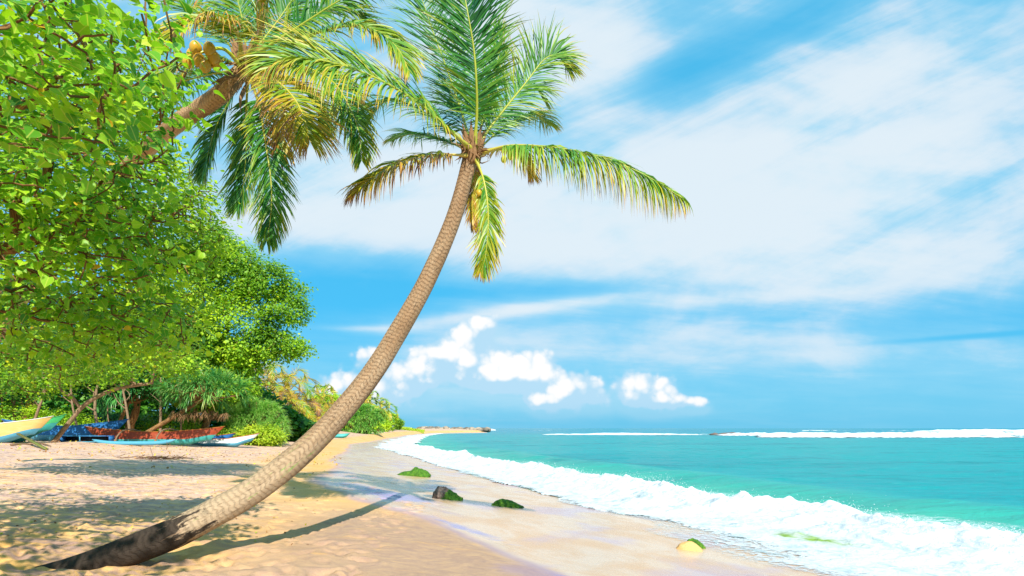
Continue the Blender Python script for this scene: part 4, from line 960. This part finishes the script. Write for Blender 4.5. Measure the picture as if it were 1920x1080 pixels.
def canoe(name, label, L, beam_, hlow, htop, rise, loc, rotz, m_low, m_top, m_rim, flt=None, n=40, group=None, booms=True, panel=None, tip=.7, tilt=0., rake=1.0):
    """narrow plank-sided outrigger canoe, x along its length"""
    root = empty(name, tuple(loc), label, 'boat', group); root.rotation_euler = (tilt, 0, rotz)
    zmax = hlow+htop+rise
    def rk(b):
        for a_ in b.V: a_[:, 0] += np.sign(a_[:, 0])*smooth(.5, 1., np.abs(a_[:, 0])/(L/2))*(a_[:, 2]/zmax)*rake*zmax
        return b
    x = np.linspace(-L/2, L/2, n); s = np.abs(x)/(L/2)
    wl = beam_*np.sqrt(np.clip(1-s**2.6, 0.0, 1))+.02; keel = rise*.85*smooth(.62, 1, s)*1.0; sheer = hlow+htop+rise*s**2.6
    def band(z0, z1, w0, w1, th, name_, mat, kk=5):
        t = np.linspace(0, 1, kk); mb = MB()
        for sg in (-1, 1):
            Vv = np.stack([np.stack([x, sg*(w0+(w1-w0)*tt), z0+(z1-z0)*tt], -1) for tt in t], 1)
            Vi = Vv*np.array([1, 1, 1]) - np.array([0, sg*th, 0]); i = np.arange(n-1)[:, None]*kk; j = np.arange(kk-1)[None]
            Fq = np.stack([i+j, i+kk+j, i+kk+j+1, i+j+1], -1).reshape(-1, 4); mb.add(Vv.reshape(-1, 3), [Fq]); mb.add(Vi.reshape(-1, 3), [Fq[:, ::-1]])
            a = np.arange(n-1)*kk+kk-1; nn = n*kk; top = np.stack([a, a+kk, a+kk+nn, a+nn], -1); mb.add(np.concatenate([Vv.reshape(-1, 3), Vi.reshape(-1, 3)]), [top])
        return _att(rk(mb), name_, mat, root)
    # rounded lower hull
    kk = 12; th = np.linspace(-math.pi/2, math.pi/2, kk); zc = keel[:, None]+hlow*(1-np.cos(th)[None]**.8) - 0
    V = np.stack([x[:, None]+0*th[None], wl[:, None]*.5*np.sin(th)[None]*1.15, keel[:, None]+(hlow*(1-np.cos(th))[None])*np.clip((sheer-keel)[:, None]/(hlow+htop), .05, 1)], -1)
    i = np.arange(n-1)[:, None]*kk; j = np.arange(kk-1)[None]; mb = MB(); mb.add(V.reshape(-1, 3), [np.stack([i+j, i+kk+j, i+kk+j+1, i+j+1], -1).reshape(-1, 4)]); _att(rk(mb), 'hull', m_low, root)
    zl = keel+hlow*np.clip((sheer-keel)/(hlow+htop), .05, 1)
    band(zl-.01, sheer, wl*.575, wl*.42, .03, 'side_planks', m_top)
    mb = MB()
    for sg in (-1, 1): mb.add(*tube(np.stack([x, sg*wl*.42, sheer+.012], -1), .028, 6))
    _att(rk(mb), 'gunwale', m_rim, root)
    for q in (-.28, .1, .34):
        mb = MB(); k = int((q+.5)*n); mb.add(*box((x[k], 0, sheer[k]-.06), (.16, wl[k]*.84, .03))); _att(mb, 'thwart', m_rim, root)
    if panel is not None:
        mb = MB(); mb.add(*box((L*panel, -wl[n//2]*.53, hlow+htop*.55), (L*.12, .02, htop*.5))); o = _att(mb, 'painted_panel', C_gold, root)
    if flt is not None:
        fy, fl, fm = flt; t = np.linspace(-.5, .5, 22); zz = .16+.25*np.abs(t*2)**4
        mb = MB(); mb.add(*tube(np.stack([t*fl, t*0+fy, zz], -1), .14*np.sqrt(np.clip(1.02-np.abs(t*2)**6, .03, 1)), 9)); _att(mb, 'outrigger_float', fm, root)
        for q in (-.17, .2):
            mb = MB(); k = int((q+.5)*n); zt = sheer[k]; sg = np.sign(fy)
            mb.add(*tube(catmull([(q*L, -sg*.35, zt+.02), (q*L, fy*.25, zt+.16), (q*L, fy*.65, zt+.08), (q*L, fy*.93, zt-.32), (q*L, fy, .2)], 18), .05, 7)); _att(mb, 'outrigger_boom', M_wood, root)
            mb = MB(); mb.add(*tube([(q*L-.07, fy, .1), (q*L-.02, fy, .42)], .05, 6)); mb.add(*tube([(q*L+.06, -.3*sg, zt-.2), (q*L, -.3*sg, zt+.12)], .05, 6)); _att(mb, 'lashing', M_fib, root)
    return root
def _att(mb, name, mat, root):
    o = mb.build(name, mat); o.parent = root; return o
def place(px, py, y): 
    p = at(px, py, y); p[2] = gz(p[0], y)-.03; return p
GB = 'outrigger canoes beached under the trees'
canoe('outrigger_canoe', 'red canoe with turquoise lower hull and a pale blue outrigger float', 7.1, .75, .40, .50, .38, place(290, 812, 40.), .03, C_teal, C_red, C_org, (-2.3, 5.4, C_lb), group=GB)
canoe('outrigger_canoe', 'blue canoe with pointed bow behind the bent golden trunk', 5.8, .8, .45, .62, .5, place(122, 812, 40.6), .02, C_lb, C_blue, C_blue, None, group=GB)
canoe('outrigger_canoe', 'cream yellow canoe with golden painted panel at the left edge', 7.2, 1.0, .40, .62, .62, place(-66, 815, 34.5), .03, C_lb, C_yel, C_white, None, group=GB, panel=.22)
canoe('outrigger_canoe', 'green and teal canoe with raised bow just behind the cream yellow one', 7.0, .9, .5, .35, .95, place(-28, 815, 36.3), -.03, C_teal, C_grn, C_grn, None, group=GB)
canoe('outrigger_canoe', 'small white canoe with light blue bottom right of the red canoe', 3.6, .7, .30, .28, .45, place(412, 812, 42), .10, C_lb, C_white, C_org, None, group=GB)
canoe('outrigger_canoe', 'blue and orange canoe lying between the red canoe and the white one', 3.2, .7, .3, .34, .3, place(382, 810, 43.3), -.08, C_lb, C_blue, C_org, None, group=GB)
canoe('rowing_boat', 'turquoise boat drawn up under the yellow palms', 3.8, 1.3, .4, .5, .12, place(553, 812, 82), .02, C_teal, C_teal, C_teal, None)
canoe('rowing_boat', 'turquoise boat peeping out just right of the leaning trunk', 2.4, .9, .3, .3, .12, place(633, 810, 88), .02, C_teal, C_teal, C_teal, None)
canoe('rowing_boat', 'far blue boat under the umbrella shaped shore tree', 5.0, 1.6, .5, .8, .2, place(717, 807, 185), .05, C_blue, C_blue, C_org, None)
# open blue crate lying on its side
p = place(164, 826, 38.2); root = empty('fish_crate', tuple(p), 'long open blue wooden crate with dark inside in front of the canoes', 'crate')
W_, H_, Dp = 3.3, .40, .5
def child(V, name, mat): mb = MB(); [mb.add(*v) for v in V]; return _att(mb, name, mat, root)
child([box((0, Dp/2, H_/2+.03), (W_-.1, .04, H_-.1))], 'back_board', C_dk)
child([box((0, 0, H_+.03), (W_, Dp, .05))], 'top_board', C_blue); child([box((0, 0, .03), (W_-.11, Dp-.01, .05))], 'bottom_board', C_lb)
for s_ in (-1, 1): child([box((s_*(W_/2-.03), 0, H_/2+.03), (.05, Dp-.01, H_-.052))], 'end_board', C_blue)
child([box((-.35, -Dp/2+.03, H_/2+.03), (.06, .05, H_-.052))], 'post', C_lb)
# olive plank propped on the sand, logs and a paddle
a = at(34, 812, 33.6); b = hit(86, 843); a[2] = gz(a[0], a[1])+.62
mb = MB(); mb.add(*beam(a, b+np.array([0, 0, .03]), .16, .07)); o = mb.build('plank', C_olive, origin=a); tag(o, 'olive green plank slanting from the cream yellow canoe down to the sand', 'plank')
for i, (p0, p1, r_, lab) in enumerate((((365, 815), (415, 821), .07, 'short bare log on the sand below the white canoe'), ((20, 836), (62, 836), .06, 'dark pole lying under the cream yellow canoe'), ((60, 832), (95, 838), .05, 'thin stick at the foot of the bent golden trunk'))):
    a = hit(*p0)+np.array([0, 0, r_]); b = hit(*p1)+np.array([0, 0, r_]); mb = MB(); mb.add(*tube(catmull([a, (a+b)/2+np.array([0, .1, .05]), b], 8), np.linspace(r_, r_*.6, 8), 7)); o = mb.build('driftwood_log', M_wood, origin=a); tag(o, lab, 'driftwood')
# twigs: one tangled heap and a lone stick
r = np.random.default_rng(31)
c = hit(285, 861); mb = MB()
for i in range(60):
    q = c+np.array([r.normal()*.75, r.normal()*.25, .03+.05*r.random()]); d = np.array([r.normal(), r.normal()*.4, r.normal()*.12]); d = d/np.linalg.norm(d)*(.25+.4*r.random())
    mb.add(*tube(catmull([q-d, q+r.standard_normal(3)*.04, q+d], 5), np.linspace(.012, .004, 5), 4))
o = mb.build('twig_pile', M_twig, origin=c); tag(o, 'heap of dry tangled twigs lying on the shaded sand', 'driftwood')
c = hit(312, 843); mb = MB(); mb.add(*tube(catmull([c-np.array([0, 0, .05]), c+np.array([.05, 0, .25]), c+np.array([.02, 0, .5])], 6), np.linspace(.02, .008, 6), 5)); mb.add(*tube([c+np.array([.05, 0, .3]), c+np.array([.2, 0, .42])], .007, 4))
o = mb.build('twig', M_twig, origin=c); tag(o, 'lone twig stuck upright in the sand before the outrigger float', 'driftwood')
# leaf litter
n = 1500; mb = MB(); px_ = 700*r.random(n)**1.2-40; pv = np.where(r.random(n) < .6, 836+16*r.random(n), 850+180*r.random(n)**1.6); y = EYE*F/(pv-HZ); y = np.where(pv < 852, 26+14*r.random(n), y)
xx = (px_-960)/F*y; C = np.stack([xx, y, height(xx, y)+.012], -1); k_ = xx < -.28*y-.6; C = C[k_]; y = y[k_]
leaves(mb, C, .045+.09*(y > 20)*r.random(len(C)), L6, None, 0., np.where(r.random(len(C)) < .3, .2, .6)+.4*r.random(len(C)), r)
lm = newmat('fallen_leaf'); A = attr(); out(bsdf(ramp(A[0], [(0, (.12, .30, .03)), (.5, (.55, .42, .05)), (.8, (.42, .2, .05)), (1, (.18, .08, .04))]), .7, .3))
o = mb.build('leaf_litter', lm); tag(o, 'scattered yellow and brown fallen leaves on the sand under the trees', 'leaf litter', kind='stuff')
# ================================================================ rocks
def ico(sub):
    import bmesh
    bm = bmesh.new(); bmesh.ops.create_icosphere(bm, subdivisions=sub, radius=1); V = np.array([v.co[:] for v in bm.verts]); Fq = np.array([[v.index for v in f.verts] for f in bm.faces]); bm.free(); return V, Fq
IV, IF = ico(5)
m = newmat('mossy_rock'); P = coord(); A = attr(); n_ = noise(P, 9., 7., .7, .6); n2 = noise(P, 3., 5.); n3 = noise(P, 45., 4., .7)
rc = mix(sstep(.35, .65, n_), (.10, .065, .05), (.27, .19, .15)); gc = mix(sstep(.38, .66, n3*.6+n_*.4), (.015, .07, .008), (.13, .30, .015)); gc = mix(sstep(.6, .75, n_), gc, (.26, .33, .02))
c = mix(sstep(.42, .58, A[0]+(n_-.5)*.9), rc, gc); out(bsdf(c, .8, .3, bump(n_*.6+n3*.6, .03, 1.)))
M_rock = m
def rock(label, px, py, wpx, hpx, seed, mossf, depth=.7, shape=None, tilt=0.):
    wpx *= 1.06; hpx *= .92
    p = hit(px, py); s = p[1]/F; wx, hz_ = wpx*s/2, hpx*s
    V = IV.copy(); n_ = fbm(V[:, 0]*1.4+seed, V[:, 1]*1.4, V[:, 2]*1.4, o=5, seed=seed); cell = np.abs(fbm(V[:, 0]*3+seed, V[:, 1]*3, V[:, 2]*3, o=3, seed=seed+4))
    V = V*(1+.32*n_-.30*cell-.10*np.abs(fbm(V[:, 0]*8+seed, V[:, 1]*8, V[:, 2]*8, o=3, seed=seed+9)))[:, None]*np.array([wx, wx*depth, hz_]); V[:, 2] = np.maximum(V[:, 2], -hz_*.5)
    if shape: V = shape(V, wx, hz_)
    dt = np.zeros((len(V), 4)); dt[:, 0] = mossf(IV, V/np.array([wx, wx*depth, hz_]))
    o = mk('rock', V, [IF], M_rock, origin=None, dat=dt); o.location = tuple(p+np.array([0, wx*depth*.7, -.02])); tag(o, label, 'rock', 'mossy rocks on the wet sand'); return o
def two(V, wx, hz_):
    x = V[:, 0]/wx; V[:, 2] *= (.45+.3*smooth(-.9, -.6, x)+.6*smooth(-.25, .15, x))*(1-.35*smooth(.5, 1, x)); return V
rock('low double humped rock covered in green moss, farthest along the beach', 773, 893, 66, 15, 3, lambda I, v: .85+.1*I[:, 2], .5, two)
def slab(V, wx, hz_):
    x = V[:, 0]/wx; V[:, 2] = V[:, 2]*(1.-.25*smooth(-.2, 1., x)) - hz_*.42*smooth(-.7, 1., x); V[:, 2] -= hz_*.35*smooth(-.75, -1.05, x); return V
rock('tilted brown rock slab with a green mossy lower side', 838, 937, 62, 30, 17, lambda I, v: .30+.50*smooth(-.75, .0, v[:, 0]-v[:, 2]*.8), .6, slab)
def wedge(V, wx, hz_):
    x = V[:, 0]/wx; V[:, 2] *= (1-.75*smooth(-.2, 1, x)); return V
rock('low wedge shaped mossy rock between the brown slab and the surf', 951, 951, 62, 20, 29, lambda I, v: .85-.1*(I[:, 1] < -.6), .5, wedge)
# rock rim with sand heaped inside
p = hit(1300, 1032); s = p[1]/F
mrk = rock('small curved mossy rock edge holding a mound of wet sand', 1306, 1028, 54, 22, 41, lambda I, v: .75+0*I[:, 0], .35, lambda V, wx, hz_: V*np.array([1, 1, .95]) - np.array([0, 0, 1.])*(hz_*.9*smooth(-.1, 1.1, V[:, 0]/wx))[:, None])
V = IV*np.array([27*s, 14*s, 17*s])*(1+.1*fbm(IV[:, 0]*2, IV[:, 1]*2, IV[:, 2]*2, seed=5))[:, None]; V[:, 2] = np.maximum(V[:, 2], -.05)-14*s*smooth(0, 1, IV[:, 0]*.9)*.7
dm = np.zeros((len(V), 4)); dm[:, 0] = .12
o = mk('sand_mound', V, [IF], M_sand, dat=dm); o.location = tuple(p+np.array([-5*s, 4*s, -.01])); o['kind'] = 'structure'
# reef heads out at sea
for i, (px, y, w_, h) in enumerate(((1366, 205, 8, 1.0), (1340, 210, 3.5, .7), (1388, 204, 3, .8))):
    IV3, IF3 = ico(3); V = IV3*(1+.35*fbm(IV3[:, 0]*2+i, IV3[:, 1]*2, IV3[:, 2]*2, seed=7))[:, None]*np.array([w_/2, 2.2, h]); dt = np.zeros((len(V), 4))
    o = mk('reef_rock', V, [IF3], M_rock, dat=dt); o.location = (at(px, 800, y)[0], y, SEA+.05); tag(o, ['wide dark reef rock awash among the distant breakers', 'small dark reef rock left of the wide one in the distant breakers', 'small dark reef rock right of the wide one in the distant breakers'][i], 'rock')
# stone breakwater on the point: piled boulders
m = newmat('breakwater_stone'); P = coord(); A = attr(); out(bsdf(mix(A[0], (.12, .10, .08), (.42, .34, .25)), .85, .2, bump(noise(P, 3., 4.), .2, .7)))
IV2, IF2 = ico(2); r = np.random.default_rng(77); mb = MB()
root = empty('breakwater', (at(840, 806, 350)[0], 350, 0), 'low stone breakwater along the far sandy point', 'breakwater')
for i in range(360):
    t = r.random(); x0 = at(778+ (914-778)*t, 806, 360)[0]; y0 = 372+r.normal()*2.5-10*t
    sz_ = (.9+1.0*r.random()); V = IV2*(1+.3*r.standard_normal((len(IV2), 1))*.4)*np.array([1.2, 1, .8])*sz_; D = np.zeros((len(V), 4)); D[:, 0] = r.random()
    mb.add(V+np.array([x0+r.normal()*1., y0, (-.2+2.1*r.random()**1.4*(1-.45*t))]), [IF2], D)
o = mb.build('boulders', m, root); o['kind'] = 'stuff'; bpy.context.view_layer.update()
